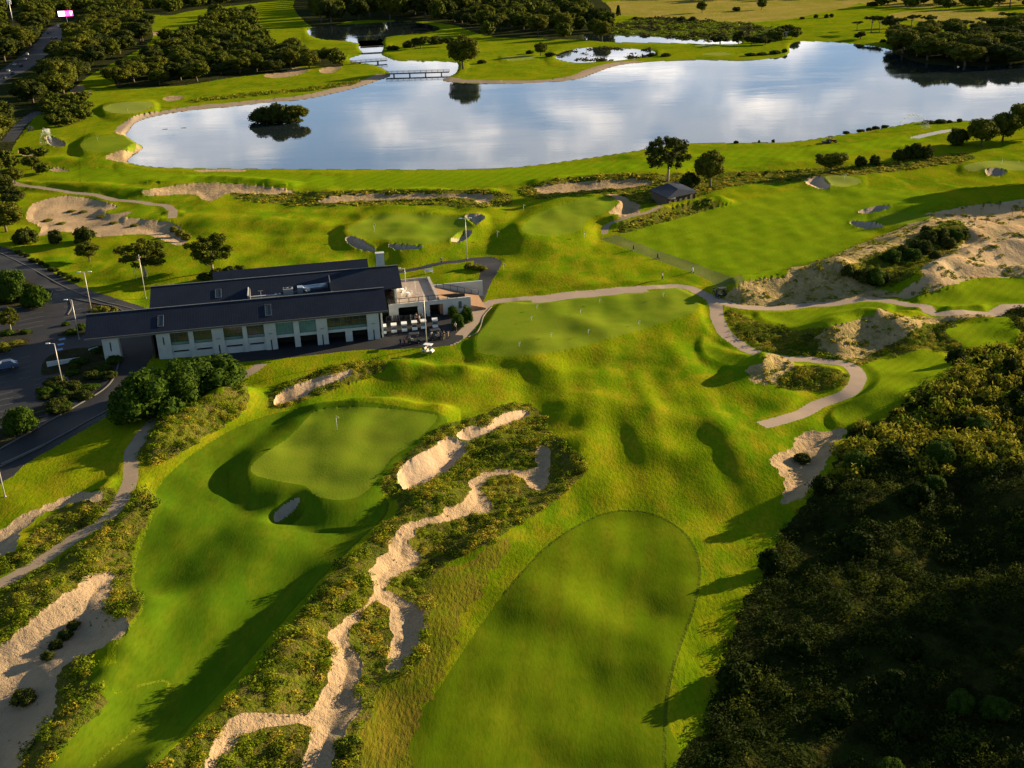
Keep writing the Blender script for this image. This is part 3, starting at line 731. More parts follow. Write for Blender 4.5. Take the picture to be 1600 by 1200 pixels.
# paths are laid level across and smooth along their length
for n, m, P, w in REG:
    if w is None or n not in ('cart_path', 'road') or P[:, 1].max() < 200: continue
    c = march(P[:, 0], P[:, 1], h0); zc = h0(c[:, 0], c[:, 1])
    k = np.ones(9) / 9; zc = np.convolve(np.pad(zc, 4, mode='edge'), k, 'valid')
    G = np.stack(to_g(c[:, 0], c[:, 1]), 1); js, is_ = sub(G, 60)
    xx, yy = X[js, is_], Y[js, is_]; best = np.full(xx.shape, 1e9); zz = np.zeros_like(best)
    for i in range(1, len(c)):
        dx, dy = c[i, :2] - c[i - 1, :2]; t = np.clip(((xx - c[i - 1, 0]) * dx + (yy - c[i - 1, 1]) * dy) / (dx * dx + dy * dy + 1e-9), 0, 1)
        d = np.hypot(xx - c[i - 1, 0] - t * dx, yy - c[i - 1, 1] - t * dy); mk = d < best
        best[mk] = d[mk]; zz[mk] = (zc[i - 1] + (zc[i] - zc[i - 1]) * t)[mk]
    f = 1 - sstep(w * .55, w * .5 + 2.2, best)
    Z[js, is_] = Z[js, is_] * (1 - f) + (zz + .02) * f

def cell(A): return (A[:-1, :-1] + A[1:, :-1] + A[:-1, 1:] + A[1:, 1:]) / 4
CX, CY = cell(gx2), cell(gy2)
RID = np.zeros(CX.shape, np.int16)
for i, (n, m, wp, G) in enumerate(RW):
    js, is_ = sub(G, 3)
    js = slice(js.start, min(js.stop, NY - 1)); is_ = slice(is_.start, min(is_.stop, NX - 1))
    a, b_ = CX[js, is_], CY[js, is_]
    if a.size == 0: continue
    RID[js, is_][pip(a, b_, G)] = i + 1

def hf(x, y):
    """height of the finished ground"""
    x = np.atleast_1d(np.asarray(x, float)); y = np.atleast_1d(np.asarray(y, float))
    a, b_ = to_g(x, y)
    i = np.clip(np.searchsorted(GX, a) - 1, 0, NX - 2); j = np.clip(np.searchsorted(GY, b_) - 1, 0, NY - 2)
    s = np.clip((a - GX[i]) / (GX[i + 1] - GX[i]), 0, 1); t = np.clip((b_ - GY[j]) / (GY[j + 1] - GY[j]), 0, 1)
    return (Z[j, i] * (1 - s) + Z[j, i + 1] * s) * (1 - t) + (Z[j + 1, i] * (1 - s) + Z[j + 1, i + 1] * s) * t

def region_at(x, y):
    a, b_ = to_g(np.atleast_1d(x), np.atleast_1d(y))
    i = np.clip(np.searchsorted(GX, a) - 1, 0, NX - 2); j = np.clip(np.searchsorted(GY, b_) - 1, 0, NY - 2)
    return RID[j, i]

def at(u, v):
    return march(u, v, hf)[0]

idx = np.arange(NX * NY).reshape(NY, NX)
QF = np.stack([idx[1:, :-1], idx[1:, 1:], idx[:-1, 1:], idx[:-1, :-1]], -1)
VV = np.stack([X, Y, Z], -1).reshape(-1, 3)
LAB = {
    'field': 'dry yellow paddock beyond the lake', 'heath_ground': 'rough heath ground between the mown areas',
}
def submesh(sel, name, mat, zflat=None):
    q = QF[sel]
    used = np.unique(q)
    remap = np.zeros(NX * NY, np.int32); remap[used] = np.arange(len(used))
    v = VV[used].copy()
    if zflat is not None: v[:, 2] = zflat
    me = fastmesh(name, v, remap[q], mat, smooth=True)
    return link(bpy.data.objects.new(name, me))
o = submesh(RID == 0, 'ground', 'grass'); tag(o, kind='structure')
WID = []
for i, (n, m, wp, G) in enumerate(RW):
    sel = RID == i + 1
    if m == 'water': WID.append(i + 1); mm = 'bed'; nm = 'lake_bed' if n == 'lake' else 'pond_bed'
    else: mm = m; nm = n
    if sel.sum() == 0: continue
    o = submesh(sel, nm, mm); tag(o, kind='structure')
for i in WID:
    s = RID == i
    if s.sum() == 0: continue
    g = s.copy()
    for _ in range(3):
        g2 = g.copy(); g2[1:] |= g[:-1]; g2[:-1] |= g[1:]; g2[:, 1:] |= g[:, :-1]; g2[:, :-1] |= g[:, 1:]; g = g2
    isl = next(k + 1 for k, r in enumerate(RW) if r[0] == 'island')
    if RW[i - 1][0] == 'lake': g |= RID == isl
    o = submesh(g, RW[i - 1][0], 'water', WL); tag(o, kind='structure')

# ------------------------------------------------------------------ plants
ICO = None
def ico(sub=2):
    bm = bmesh.new(); bmesh.ops.create_icosphere(bm, subdivisions=sub, radius=1)
    v = np.array([p.co[:] for p in bm.verts]); f = np.array([[q.index for q in p.verts] for p in bm.faces]); bm.free()
    return v, f
ICV, ICF = ico(2)
IC1V, IC1F = ico(1)

def leaf_quads(C, Nn, s, rng, aspect=1.5):
    n = len(C)
    r = rng.normal(size=(n, 3)); t = np.cross(Nn, r); t /= np.linalg.norm(t, axis=1)[:, None] + 1e-9
    b = np.cross(Nn, t)
    s = np.asarray(s)[:, None] if np.ndim(s) else s
    a = t * s * aspect * .5; c = b * s * .5
    V = np.stack([C - a, C + c * .9, C + a, C - c * .9], 1).reshape(-1, 3)
    return V, np.arange(4 * n).reshape(n, 4)

def clump_leaves(c, r, n, s, rng, up=.35, flat_=1.0):
    d = rng.normal(size=(n, 3)); d[:, 2] += up; d /= np.linalg.norm(d, axis=1)[:, None]
    rad = r * (0.55 + 0.55 * rng.random(n) ** .6)
    P = c + d * rad[:, None] * np.array([1, 1, flat_])
    nn = d + rng.normal(size=(n, 3)) * .55; nn /= np.linalg.norm(nn, axis=1)[:, None]
    return P, nn, s * (0.6 + .8 * rng.random(n))

def core(c, r, rng, k=.74, flat_=1.0):
    V = ICV * (r * k * (1 + .35 * (rng.random((len(ICV), 1)) - .5))) * np.array([1, 1, flat_]) + c
    F_ = np.concatenate([ICF, ICF[:, 2:3]], 1)   # as degenerate quads are avoided below
    return V, ICF

def crown_parts(kind, rng):
    """clump centres, radii for a tree of unit height"""
    cl = []
    if kind == 'broad':
        for i in range(46):
            d = rng.normal(size=3); d /= np.linalg.norm(d); d[2] = d[2] * .9 + .1
            R = .62 + .38 * rng.random()
            cl.append((np.array([.37 * d[0] * R, .37 * d[1] * R, .54 + .34 * d[2] * R]), .085 + .06 * rng.random()))
        cl.append((np.array([0, 0, .52]), .30))
    elif kind == 'broad2':
        for k in range(5):
            a = k * 1.26 + rng.random(); q = np.array([.2 * math.cos(a), .2 * math.sin(a), .36 + .32 * rng.random()])
            for i in range(11):
                d = rng.normal(size=3); d /= np.linalg.norm(d)
                cl.append((q + d * np.array([.18, .18, .17]), .07 + .045 * rng.random()))
            cl.append((q, .18))
    elif kind == 'pine':
        for k in range(7):
            a = k * .9 + rng.random() * .5; rr = .30 * rng.random() ** .5 if k else 0
            q = np.array([rr * 1.15 * math.cos(a), rr * 1.15 * math.sin(a), .76 + .08 * rng.random()])
            for i in range(8):
                d = rng.normal(size=3); d /= np.linalg.norm(d)
                cl.append((q + d * np.array([.15, .15, .07]), .055 + .03 * rng.random()))
            cl.append((q, .11))
    elif kind == 'conifer':
        for i in range(44):
            z = .1 + .86 * (i / 44); a = i * 2.4; rr = .16 * (1 - z) ** .6 + .02
            cl.append((np.array([rr * math.cos(a), rr * math.sin(a), z]), .05 + .035 * (1 - z)))
        cl.append((np.array([0, 0, .4]), .12)); cl.append((np.array([0, 0, .6]), .1))
    elif kind == 'bush':
        for i in range(34):
            d = rng.normal(size=3); d /= np.linalg.norm(d); d[2] = abs(d[2])
            cl.append((np.array([.46 * d[0], .46 * d[1], .18 + .58 * d[2]]) * (.75 + .25 * rng.random()), .15 + .09 * rng.random()))
        cl.append((np.array([0, 0, .32]), .38))
    elif kind == 'gum':
        limbs = 16
        for k in range(limbs):
            a = k * 2.399; z = .38 + .50 * (k / limbs); rr = .30 * math.sin(math.pi * (.18 + .72 * (z - .3) / .7)) * (.75 + .4 * rng.random())
            q = np.array([rr * math.cos(a), rr * math.sin(a), z])
            for i in range(6):
                d = rng.normal(size=3); d /= np.linalg.norm(d)
                cl.append((q + d * np.array([.10, .10, .065]), .042 + .032 * rng.random()))
    return cl

def make_crown(kind, seed, leaf, nl, s, mat):
    rng = np.random.default_rng(seed)
    cl = crown_parts(kind, rng)
    tot = sum(r * r for _, r in cl)
    Pv, Pn, Ps, CV, CF = [], [], [], [], []
    off = 0
    fl = .55 if kind == 'pine' else 1.0
    for c, r in cl:
        n = max(8, int(nl * r * r / tot))
        p, q, t = clump_leaves(c, r, n, s, rng, flat_=fl)
        Pv.append(p); Pn.append(q); Ps.append(t)
        if r > .05:
            v, f = core(c, r, rng, .72 if kind != 'gum' else .5, fl); CV.append(v); CF.append(f + off); off += len(v)
    V, Q = leaf_quads(np.vstack(Pv), np.vstack(Pn), np.concatenate(Ps), rng)
    T1 = Q[:, [0, 1, 2]]; T2 = Q[:, [0, 2, 3]]
    T = np.vstack([T1, T2])
    if CV:
        cv = np.vstack(CV); T = np.vstack([T, np.vstack(CF) + len(V)]); V = np.vstack([V, cv])
    if kind in ('bush',): V[:, 2] = np.maximum(V[:, 2], -.02)
    return V, T, cl

def make_trunk(kind, cl, seed):
    rng = random.Random(seed); mb = MB()
    if kind == 'bush':
        for k in range(4):
            a = k * 1.6; mb.tube([(0, 0, -.1), (.1 * math.cos(a), .1 * math.sin(a), .15), (.25 * math.cos(a), .25 * math.sin(a), .4)], [.03, .022, .012], 5)
    elif kind == 'conifer':
        mb.tube([(0, 0, -.03), (0, 0, .5), (0, 0, .95)], [.022, .016, .004], 6)
    else:
        zt = .26 if kind in ('broad', 'broad2') else .42 if kind == 'gum' else .55
        lean = rng.uniform(-.02, .02)
        r0 = .026 if kind != 'gum' else .02
        mb.tube([(0, 0, -.04), (lean, 0, zt * .5), (lean * 2, 0, zt)], [r0 * 1.35, r0, r0 * .85], 8)
        qs = [c for c, r in cl if r > (.1 if kind in ('broad2', 'pine') else .04)]
        step = max(1, len(qs) // (11 if kind == 'gum' else 7))
        for c in qs[::step]:
            m = ((c[0] + lean * 2) * .45, c[1] * .45, zt + (c[2] - zt) * .55)
            mb.tube([(lean * 2, 0, zt - .03), m, tuple(c)], [r0 * .6, r0 * .38, r0 * .15], 5)
    me = bpy.data.meshes.new('trunk'); me.from_pydata(mb.v, [], mb.f)
    me.polygons.foreach_set('use_smooth', [True] * len(mb.f))
    return me

PLANT = {}
def plant_kind(key, kind, n, nl, s, leafm, bark='bark'):
    L = []
    for i in range(n):
        V, T, cl = make_crown(kind, hash(kind) % 1 + i * 17 + len(PLANT) * 101 + 5, None, nl, s, leafm)
        cr = fastmesh('crown', V, T, leafm)
        tr = make_trunk(kind, cl, i * 3 + 1); tr.materials.append(MATS[bark])
        # one-piece version for far trees
        nv = len(V); tv = np.array([v.co[:] for v in tr.vertices]); tt = []
        for p in tr.polygons:
            vs_ = list(p.vertices)
            for k in range(1, len(vs_) - 1): tt.append((vs_[0], vs_[k], vs_[k + 1]))
        tt = np.array(tt)
        joined = fastmesh('tree', np.vstack([V, tv]), np.vstack([T, tt + nv]), [leafm, bark], midx=np.concatenate([np.zeros(len(T)), np.ones(len(tt))]))
        L.append((cr, tr, joined))
    PLANT[key] = L
plant_kind('broad', 'broad', 4, 4600, .036, 'leaf')
plant_kind('round', 'broad2', 4, 4800, .034, 'leafd')
plant_kind('pine', 'pine', 3, 3000, .030, 'leafd')
plant_kind('conifer', 'conifer', 2, 1800, .036, 'leafd')
plant_kind('gum', 'gum', 2, 5200, .026, 'leafd', 'barkw')
plant_kind('gumy', 'gum', 2, 6500, .030, 'leaf', 'barkw')
plant_kind('bush', 'bush', 4, 1900, .080, 'leafd')
plant_kind('bushg', 'bush', 3, 7000, .045, 'leafg')
plant_kind('bushy', 'bush', 3, 1400, .085, 'leafy')
plant_kind('scrubb', 'bush', 4, 1100, .095, 'scrubleaf')
BASEW = {'broad': .86, 'round': .80, 'pine': .96, 'conifer': .42, 'gum': .80, 'gumy': .80, 'bush': 1.25, 'bushg': 1.25, 'bushy': 1.25, 'scrubb': 1.25}
GAP = [(5, 125), (12, 118), (20, 111), (28, 104), (38, 96), (46, 91), (33, 102), (73, 58), (78, 53), (84, 50), (90, 44), (84, 60), (105, 25), (98, 26), (114, 24), (20, 16), (22, 28), (34, 205), (45, 190), (57, 180), (612, 116), (690, 112)]
NTREE = [0]
WOOD = []
def plant(key, xy, h, wd, name, label, cat, group=None, whole=False, z=None, sink=.02):
    i = NTREE[0]; NTREE[0] += 1
    cr, tr, jn = PLANT[key][i % len(PLANT[key])]
    zz = float(hf(xy[0], xy[1])[0]) if z is None else z
    sx = wd / BASEW[key]
    loc = (float(xy[0]), float(xy[1]), zz - sink * h)
    rz = (i * 2.399) % 6.283
    if whole:
        o = link(bpy.data.objects.new(name, jn))
        o.location = loc; o.rotation_euler = (0, 0, rz); o.scale = (sx, sx, h)
        tag(o, label, cat, group); return o
    o = empty(name, loc, rz); o.scale = (sx, sx, h)
    tag(o, label, cat, group)
    link(bpy.data.objects.new('trunk', tr), o); link(bpy.data.objects.new('crown', cr), o)
    return o

def vscale(p):
    """photo pixels of height per metre, upright thing at p"""
    a = unp_inv(p); b = unp_inv(np.array(p) + [0, 0, 1.0])
    return abs(a[1] - b[1])
def unp_inv(p):
    q = np.array(p, float) - CAM; d = q @ FW
    return 800 + F * (q @ RR) / d, 600 - F * (q @ UU) / d

def tree_px(key, u, v, wpx, hpx, name, label, cat='tree', group=None, whole=None):
    p = at(u, v)
    if hpx > 60 or p[1] < 260: pass
    d = unp_inv(p + np.array([0, 0, 1.0])); h = hpx / abs(d[1] - v)
    wd = wpx / pxm(p[0], p[1])
    # a crown seen from above also shows its depth: take that off the height
    al = math.atan2(H, p[1])
    if key.startswith('bush') or key == 'scrubb': h = max(h - wd * .45 * math.tan(al), h * .45)
    else: h = max(h - wd * .25 * math.tan(al), h * .6)
    if whole is None: whole = wpx < 22
    return plant(key, p[:2], h, wd, name, label, cat, group, whole)

# named trees and shrubs
T = tree_px
tree_px('gumy', 228, 432, 78, 66, 'gum_tree', 'spreading gum tree with two pale trunks behind the tall light pole')
tree_px('gumy', 332, 424, 74, 64, 'gum_tree', 'round gum tree with pale forked branches behind the dark clubhouse roof')
tree_px('broad', 140, 408, 40, 34, 'small_tree', 'small dark round tree on the lawn, nearest of the small ones to the access road')
tree_px('bush', 133, 378, 38, 30, 'small_tree', 'dark round tree standing right at the lower edge of the pale sand waste')
tree_px('bush', 88, 379, 26, 26, 'small_tree', 'smallest of the dark round trees below the pale sand waste')
tree_px('bush', 42, 380, 42, 34, 'small_tree', 'dark bushy tree below the left end of the pale sand waste')
tree_px('broad', 10, 362, 60, 50, 'broad_tree', 'large dark tree at the left edge beside the pale sand waste')
for k, (u, v, w_, h_) in enumerate([(318, 438, 22, 16), (338, 434, 28, 20), (358, 428, 26, 18), (374, 422, 20, 12)]):
    tree_px('bush', u, v, w_, h_, 'shrub', 'low dark shrub in the clump under the gum tree behind the clubhouse', 'shrub', 'shrubs under the gum tree')
tree_px('bushg', 230, 652, 124, 102, 'large_shrub', 'tall glossy dark green shrub at the end of the clubhouse, left one of the pair', 'shrub')
tree_px('bushg', 326, 614, 130, 90, 'large_shrub', 'broad glossy green shrub in front of the white facade, right one of the pair', 'shrub')
tree_px('bushg', 278, 636, 96, 92, 'large_shrub', 'glossy green shrub wedged between the two big ones by the clubhouse', 'shrub')
for k, (u, v, w_, h_, key) in enumerate([(22, 468, 60, 62, 'bushg'), (58, 478, 46, 46, 'bushg'), (2, 462, 40, 55, 'bushy')]):
    tree_px(key, u, v, w_, h_, 'planted_tree', 'leafy green tree in the planted island of the car park', 'tree', 'trees in the large car park island')
tree_px('gumy', 17, 516, 34, 38, 'young_tree', 'small yellow green tree with a pale trunk in the car park')
tree_px('bushg', 34, 672, 56, 54, 'round_tree', 'round green tree at the near edge of the car park')
for u, v, w_, h_ in [(4, 548, 26, 20), (40, 520, 18, 9), (12, 522, 22, 12), (24, 537, 26, 9), (103, 508, 14, 9), (112, 521, 22, 12), (127, 515, 18, 14)]:
    tree_px('bushy' if u < 30 and v > 530 else 'bushg', u, v, w_, h_, 'bed_shrub', 'low green shrub in a kerbed planting strip of the car park', 'shrub', 'shrubs in the car park strips')
for u, v, w_, h_ in [(152, 492, 18, 14), (166, 490, 18, 16), (178, 488, 16, 12), (157, 484, 16, 10)]:
    tree_px('bushy', u, v, w_, h_, 'bed_shrub', 'yellowish shrub in the bed by the left end of the clubhouse roof', 'shrub', 'yellow shrubs beside the clubhouse roof')
for k in range(48):
    t_ = random.random(); u = 78 + 105 * t_ + random.uniform(-16, 10); v = 640 - 70 * t_ + random.uniform(-34, 14)
    tree_px('bush' if k % 3 else 'bushg', u, v, random.uniform(18, 32), random.uniform(10, 18), 'bed_shrub', 'dark shrub in the large bed between car park and curved road', 'shrub', 'shrubs in the large bed by the curved road')
for u, v, w_, h_, l in [(716, 512, 22, 30, 'nearest leafy shrub at the white wall end of the cart yard'), (730, 503, 22, 32, 'leafy shrub between the cart yard and the pale path'), (708, 494, 18, 22, 'dark leafy shrub against the white wall of the cart yard'), (726, 484, 22, 16, 'leafy shrub at the top of the cart yard, nearest the ramp')]:
    tree_px('bushg', u, v, w_, h_, 'shrub', l, 'shrub')
for u, v, w_, h_ in [(732, 420, 16, 14), (745, 421, 18, 12), (755, 422, 16, 10)]:
    tree_px('bushy', u, v, w_, h_, 'shrub', 'low shrub inside the bend of the dark asphalt path', 'shrub', 'shrubs inside the bend of the dark path')
# around the pavilion
tree_px('gum', 1043, 283, 72, 80, 'gum_tree', 'tall open gum tree rising above the lake edge behind the dark pavilion')
tree_px('broad', 1110, 292, 50, 62, 'dark_tree', 'dense dark tree to the right of the dark pavilion')
tree_px('bush', 1078, 293, 34, 30, 'round_shrub', 'round dark shrub between the gum tree and the dense dark tree')
tree_px('broad', 1298, 268, 50, 36, 'dark_tree', 'lone broad low tree with a wide dark crown on the strip above the range')
tree_px('bush', 1345, 259, 22, 22, 'round_shrub', 'dark round shrub just right of the lone broad tree', 'shrub')
tree_px('bush', 1367, 257, 18, 20, 'round_shrub', 'small dark round shrub, second one right of the lone broad tree', 'shrub')
for u, v, w_, h_ in [(1404, 251, 24, 22), (1416, 248, 22, 26), (1430, 247, 26, 32), (1447, 247, 22, 28)]:
    tree_px('bush', u, v, w_, h_, 'round_shrub', 'dark shrub in the tight clump on the strip between fairway and range', 'shrub', 'clump of dark shrubs above the range')
tree_px('bush', 1155, 276, 7, 8, 'tiny_shrub', 'tiny dark shrub on the strip right of the dense dark tree', 'shrub')
tree_px('broad', 1197, 274, 7, 9, 'tiny_shrub', 'tiny upright shrub between the dark trees and the lone broad tree', 'shrub')
for u, v, w_, h_, l in [(1496, 226, 36, 36, 'dark tree at the left end of the group by the right lake edge'), (1532, 229, 54, 48, 'broad dark tree in the middle of the group by the right lake edge'), (1566, 222, 52, 52, 'tall dark tree second from the right frame edge by the lake'), (1608, 216, 72, 68, 'tallest dark tree at the right frame edge by the lake')]:
    tree_px('broad' if w_ > 40 else 'bush', u, v, w_, h_, 'dark_tree', l)
for u, v, w_, h_ in [(1322, 192 + 16, 12, 5), (1345, 205, 14, 5), (1358, 203, 12, 5), (1368, 201, 14, 6), (1383, 199, 14, 6), (1450, 193, 22, 8), (1470, 192, 24, 8), (1484, 192, 10, 6), (1499, 191, 10, 8), (1208, 222, 6, 6), (1186, 223, 5, 5), (1150, 224, 10, 6)]:
    tree_px('bush', u, v, w_, h_, 'shore_shrub', 'low dark shrub on the near bank of the lake', 'shrub', 'low shrubs along the near lake bank')
# row behind the lake, right
for u, v, w_, h_, k in [(1339, 47, 20, 16, 'pine'), (1361, 51, 28, 30, 'pine'), (1374, 52, 24, 30, 'pine'), (1390, 44, 26, 24, 'round'), (1400, 56, 28, 32, 'pine'), (1424, 46, 28, 26, 'pine'), (1449, 47, 28, 26, 'pine'), (1466, 48, 20, 20, 'round'), (1438, 56, 24, 16, 'round'), (1344, 61, 20, 15, 'round'), (1380, 66, 12, 6, 'bush'), (1482, 50, 20, 20, 'pine'), (1507, 52, 34, 24, 'pine'), (1545, 48, 40, 24, 'pine'), (1580, 46, 50, 30, 'pine'), (1610, 50, 50, 34, 'pine')]:
    tree_px(k, u, v, w_, h_, 'far_pine', 'dark umbrella pine in the row beyond the far right lake shore', 'tree', 'dark pines beyond the right end of the lake', whole=w_ < 26)
for u, v, w_, h_, l in [(966, 25, 8, 18, 'lone narrow dark conifer in the dry paddock'), (1097, 20, 18, 19, 'lone round dark tree at the near side of the dry paddock'), (1190, 15, 18, 20, 'lone dark tree standing higher up in the dry paddock'), (940, 63, 32, 36, 'dense dark tree at the left end of the long narrow pond'), (845, 87, 24, 24, 'lone round tree left of the marshy pond')]:
    tree_px('conifer' if w_ < 10 else 'broad', u, v, w_, h_, 'lone_tree', l, whole=w_ < 22)
for u, v, w_, h_ in [(1064, 33, 14, 10), (1082, 34, 14, 10), (1150, 17, 16, 8), (1125, 68, 30, 20), (1154, 69, 22, 26), (1175, 70, 24, 16), (1195, 70, 26, 16), (1275, 28, 8, 8), (1291, 28, 8, 8), (1299, 27, 8, 7), (1253, 30, 10, 5), (1362, 9, 20, 9), (828, 84, 14, 8), (860, 88, 20, 8), (993, 30, 10, 5), (1020, 88, 20, 8), (1040, 88, 18, 7), (1172, 87, 20, 6), (1190, 86, 20, 6), (1210, 84, 22, 8), (1226, 82, 10, 8), (1226, 52, 30, 14), (1245, 54, 20, 10)]:
    tree_px('round' if h_ > 12 else 'bush', u, v, w_, h_, 'far_shrub', 'small dark tree on the flat land beyond the lake', 'tree', 'scattered dark trees on the flat beyond the lake', whole=True)
tree_px('broad', 724, 108, 54, 60, 'fig_tree', 'big dark spreading tree at the water edge by the right end of the footbridge')
for u, v, w_, h_, k in [(640, 74, 26, 14, 'bush'), (658, 76, 30, 22, 'round'), (680, 69, 28, 16, 'bush'), (752, 99, 18, 8, 'bush'), (614, 78, 24, 10, 'bush'), (700, 72, 22, 16, 'round')]:
    tree_px(k, u, v, w_, h_, 'bank_shrub', 'dark shrub on the bank between the weir channel and the big tree', 'shrub', 'dark shrubs along the weir channel bank', whole=w_ < 22)
# the little island
for u, v, w_, h_ in [(412, 190, 46, 30), (438, 190, 48, 40), (463, 190, 40, 28), (426, 192, 34, 26), (450, 192, 34, 24)]:
    tree_px('broad' if w_ == 40 else 'bush', u, v, w_, h_, 'island_tree', 'leafy tree growing on the small island in the lake', 'tree', 'trees on the small lake island', whole=False)
# shrubs on the dune
for u, v, w_, h_ in [(1365, 444, 38, 36), (1346, 438, 30, 28), (1384, 440, 20, 18), (1325, 430, 26, 24), (1392, 408, 32, 26), (1424, 405, 32, 26), (1445, 396, 28, 26), (1461, 405, 22, 18), (1450, 378, 30, 26), (1468, 374, 30, 26), (1490, 374, 34, 24), (1480, 386, 30, 22), (1503, 372, 24, 20), (1432, 388, 26, 20), (1410, 396, 22, 18), (1448, 366, 24, 18)]:
    tree_px('bushg' if w_ > 30 else 'bush', u, v, w_, h_, 'dune_shrub', 'dark rounded shrub growing on the sand dune ridge', 'shrub', 'dark shrubs on the dune ridge', whole=False)
tree_px('bush', 1253, 722, 30, 22, 'lone_shrub', 'single dark shrub in the middle of the grey sand patch', 'shrub')
for u, v, w_, h_, l in [(100, 1010, 0, 0, ''),]:
    pass
for u, v, w_, h_ in [(75, 1028, 24, 18), (88, 1012, 26, 20), (102, 996, 28, 20), (116, 980, 24, 18)]:
    tree_px('bush', u, v, w_, h_, 'sand_shrub', 'low dark shrub in the long clump inside the big lower left bunker', 'shrub', 'shrub clump inside the big bunker')
tree_px('bush', 38, 1096, 42, 30, 'sand_shrub', 'low round shrub alone near the bottom of the big lower left bunker', 'shrub')
for u, v in [(112, 331), (130, 332), (158, 339), (178, 349), (210, 353), (75, 345), (96, 350)]:
    tree_px('bushy', u, v, 17, 5, 'sand_tussock', 'low dry tussock mound in the pale sand waste', 'shrub', 'tussocks in the pale sand waste', whole=True)
# hedge line along the access road and bushes right of the sand
for k in range(14):
    t_ = k / 13; tree_px('bush', 28 + 96 * t_, 396 + 46 * t_ + random.uniform(-2, 2), 12, 8, 'road_shrub', 'small dry shrub in the strip along the access road', 'shrub', 'shrubs along the access road', whole=True)
for u, v, w_, h_ in [(272, 362, 14, 12), (282, 368, 18, 14), (292, 375, 18, 14)]:
    tree_px('bushy', u, v, w_, h_, 'shrub', 'olive shrub at the right tip of the pale sand waste', 'shrub', 'shrubs at the right tip of the sand waste', whole=True)

# woods: every tree on its own
def fill_wood(poly, spacing, hrange, label, group, keys, limit, ratio=(.9, 1.3), avoid=(), seed=1):
    wp = unp(*np.array(poly, float).T, 0.0)[:, :2]
    rng = np.random.default_rng(seed); pts = []
    lo, hi = wp.min(0), wp.max(0)
    for _ in range(limit * 60):
        p = lo + rng.random(2) * (hi - lo)
        if not pip(p[:1], p[1:], wp)[0]: continue
        u, v = unp_inv((p[0], p[1], 0))
        if u < -70 or u > 1670 or v < -8: continue
        rid = region_at(p[0], p[1])[0]
        if rid and RW[rid - 1][0] in ('lake', 'pond', 'road', 'car_park'): continue
        sp = spacing * (1 + .0004 * p[1])
        if any((p[0] - q[0]) ** 2 + (p[1] - q[1]) ** 2 < sp * sp for q in pts): continue
        pts.append(p)
        if len(pts) >= limit: break
    for p in pts:
        h = hrange[0] + (hrange[1] - hrange[0]) * rng.random(); r = ratio[0] + (ratio[1] - ratio[0]) * rng.random()
        s_ = pxm(*p); w_ = s_ * h * r; u, v = unp_inv((p[0], p[1], 0)); hp_ = s_ * h
        if any(abs(gu - u) < w_ * .52 + 2 and v - hp_ * 1.08 < gv < v + 3 for gu, gv in GAP): continue
        WOOD.append((w_, keys[int(rng.integers(len(keys)))], p, h, h * r, label, group))
    return len(pts)
KW = ['broad', 'round', 'broad', 'round']
nW = 0
nW += fill_wood([(-60, 10), (40, 4), (120, 2), (190, 4), (232, 44), (222, 70), (150, 108), (118, 130), (100, 150), (40, 170), (28, 200), (-60, 290), (-60, 175), (40, 118), (90, 70), (85, 55), (40, 85), (-60, 130)], 9.6, (12, 18), 'dense dark tree in the wood along the busy road', 'trees in the wood along the busy road', KW, 330, (1.05, 1.4), seed=3)
nW += fill_wood([(182, 136), (184, 112), (250, 92), (258, 64), (310, 56), (330, 24), (396, 24), (402, 62), (430, 82), (522, 96), (530, 105), (440, 112), (360, 122), (280, 134), (200, 136)], 7.2, (7, 12), 'dark bushy tree in the grove between the left fairways', 'trees in the grove between the left fairways', KW, 150, (1.1, 1.5), seed=4)
nW += fill_wood([(494, 46), (498, 8), (520, -6), (720, -6), (724, 30), (690, 36), (640, 32), (560, 32), (520, 38)], 13, (19, 26), 'tall dark tree in the wood above the upper pond', 'trees in the wood above the upper pond', KW, 80, (.75, 1.0), seed=5)
nW += fill_wood([(700, 36), (726, 28), (724, -6), (880, -6), (900, 10), (948, 44), (940, 62), (830, 62), (760, 58)], 12, (11, 16), 'dark tree in the wood between the upper pond and the paddock', 'trees in the wood between pond and paddock', KW, 100, (1.0, 1.3), seed=15)
nW += fill_wood([(1405, 88), (1400, 66), (1460, 56), (1620, 56), (1640, 104), (1500, 102), (1440, 95)], 11, (9, 14), 'dark tree crowding the far right lake shore', 'trees crowding the far right lake shore', KW, 80, (1.3, 1.7), seed=6)
fill_wood([(60, 190), (75, 160), (130, 158), (142, 182), (120, 196), (80, 200)], 5, (4, 6), 'small grey green tree in the copse by the upper left green', 'small trees in the copse by the upper left green', ['broad', 'bush'], 30, (1.2, 1.6), seed=7)
fill_wood([(-50, 262), (-50, 330), (20, 335), (30, 300), (20, 262)], 8, (5, 8), 'dark tree at the left edge above the sand waste', 'trees at the left edge above the sand waste', ['broad', 'round'], 12, seed=8)
fill_wood([(225, -8), (226, 14), (262, 22), (300, 14), (420, 0), (500, -8)], 12, (12, 17), 'dark tree in the woods at the top end of the left fairways', 'trees at the top end of the left fairways', KW, 60, (1.0, 1.3), seed=16)
fill_wood([(1360, 12), (1400, 4), (1500, 2), (1620, 0), (1620, 12), (1540, 16), (1450, 14)], 12, (9, 13), 'dark tree in the belt across the far paddocks', 'trees in the belt across the far paddocks', ['broad', 'pine'], 26, (1.1, 1.5), seed=9)
fill_wood([(1000, -4), (1180, -8), (1400, -10), (1400, -2), (1200, 0), (1050, 4)], 14, (9, 13), 'dark tree on the farthest edge of the dry paddock', 'trees on the farthest edge of the paddock', ['broad', 'round'], 16, (1.1, 1.5), seed=10)
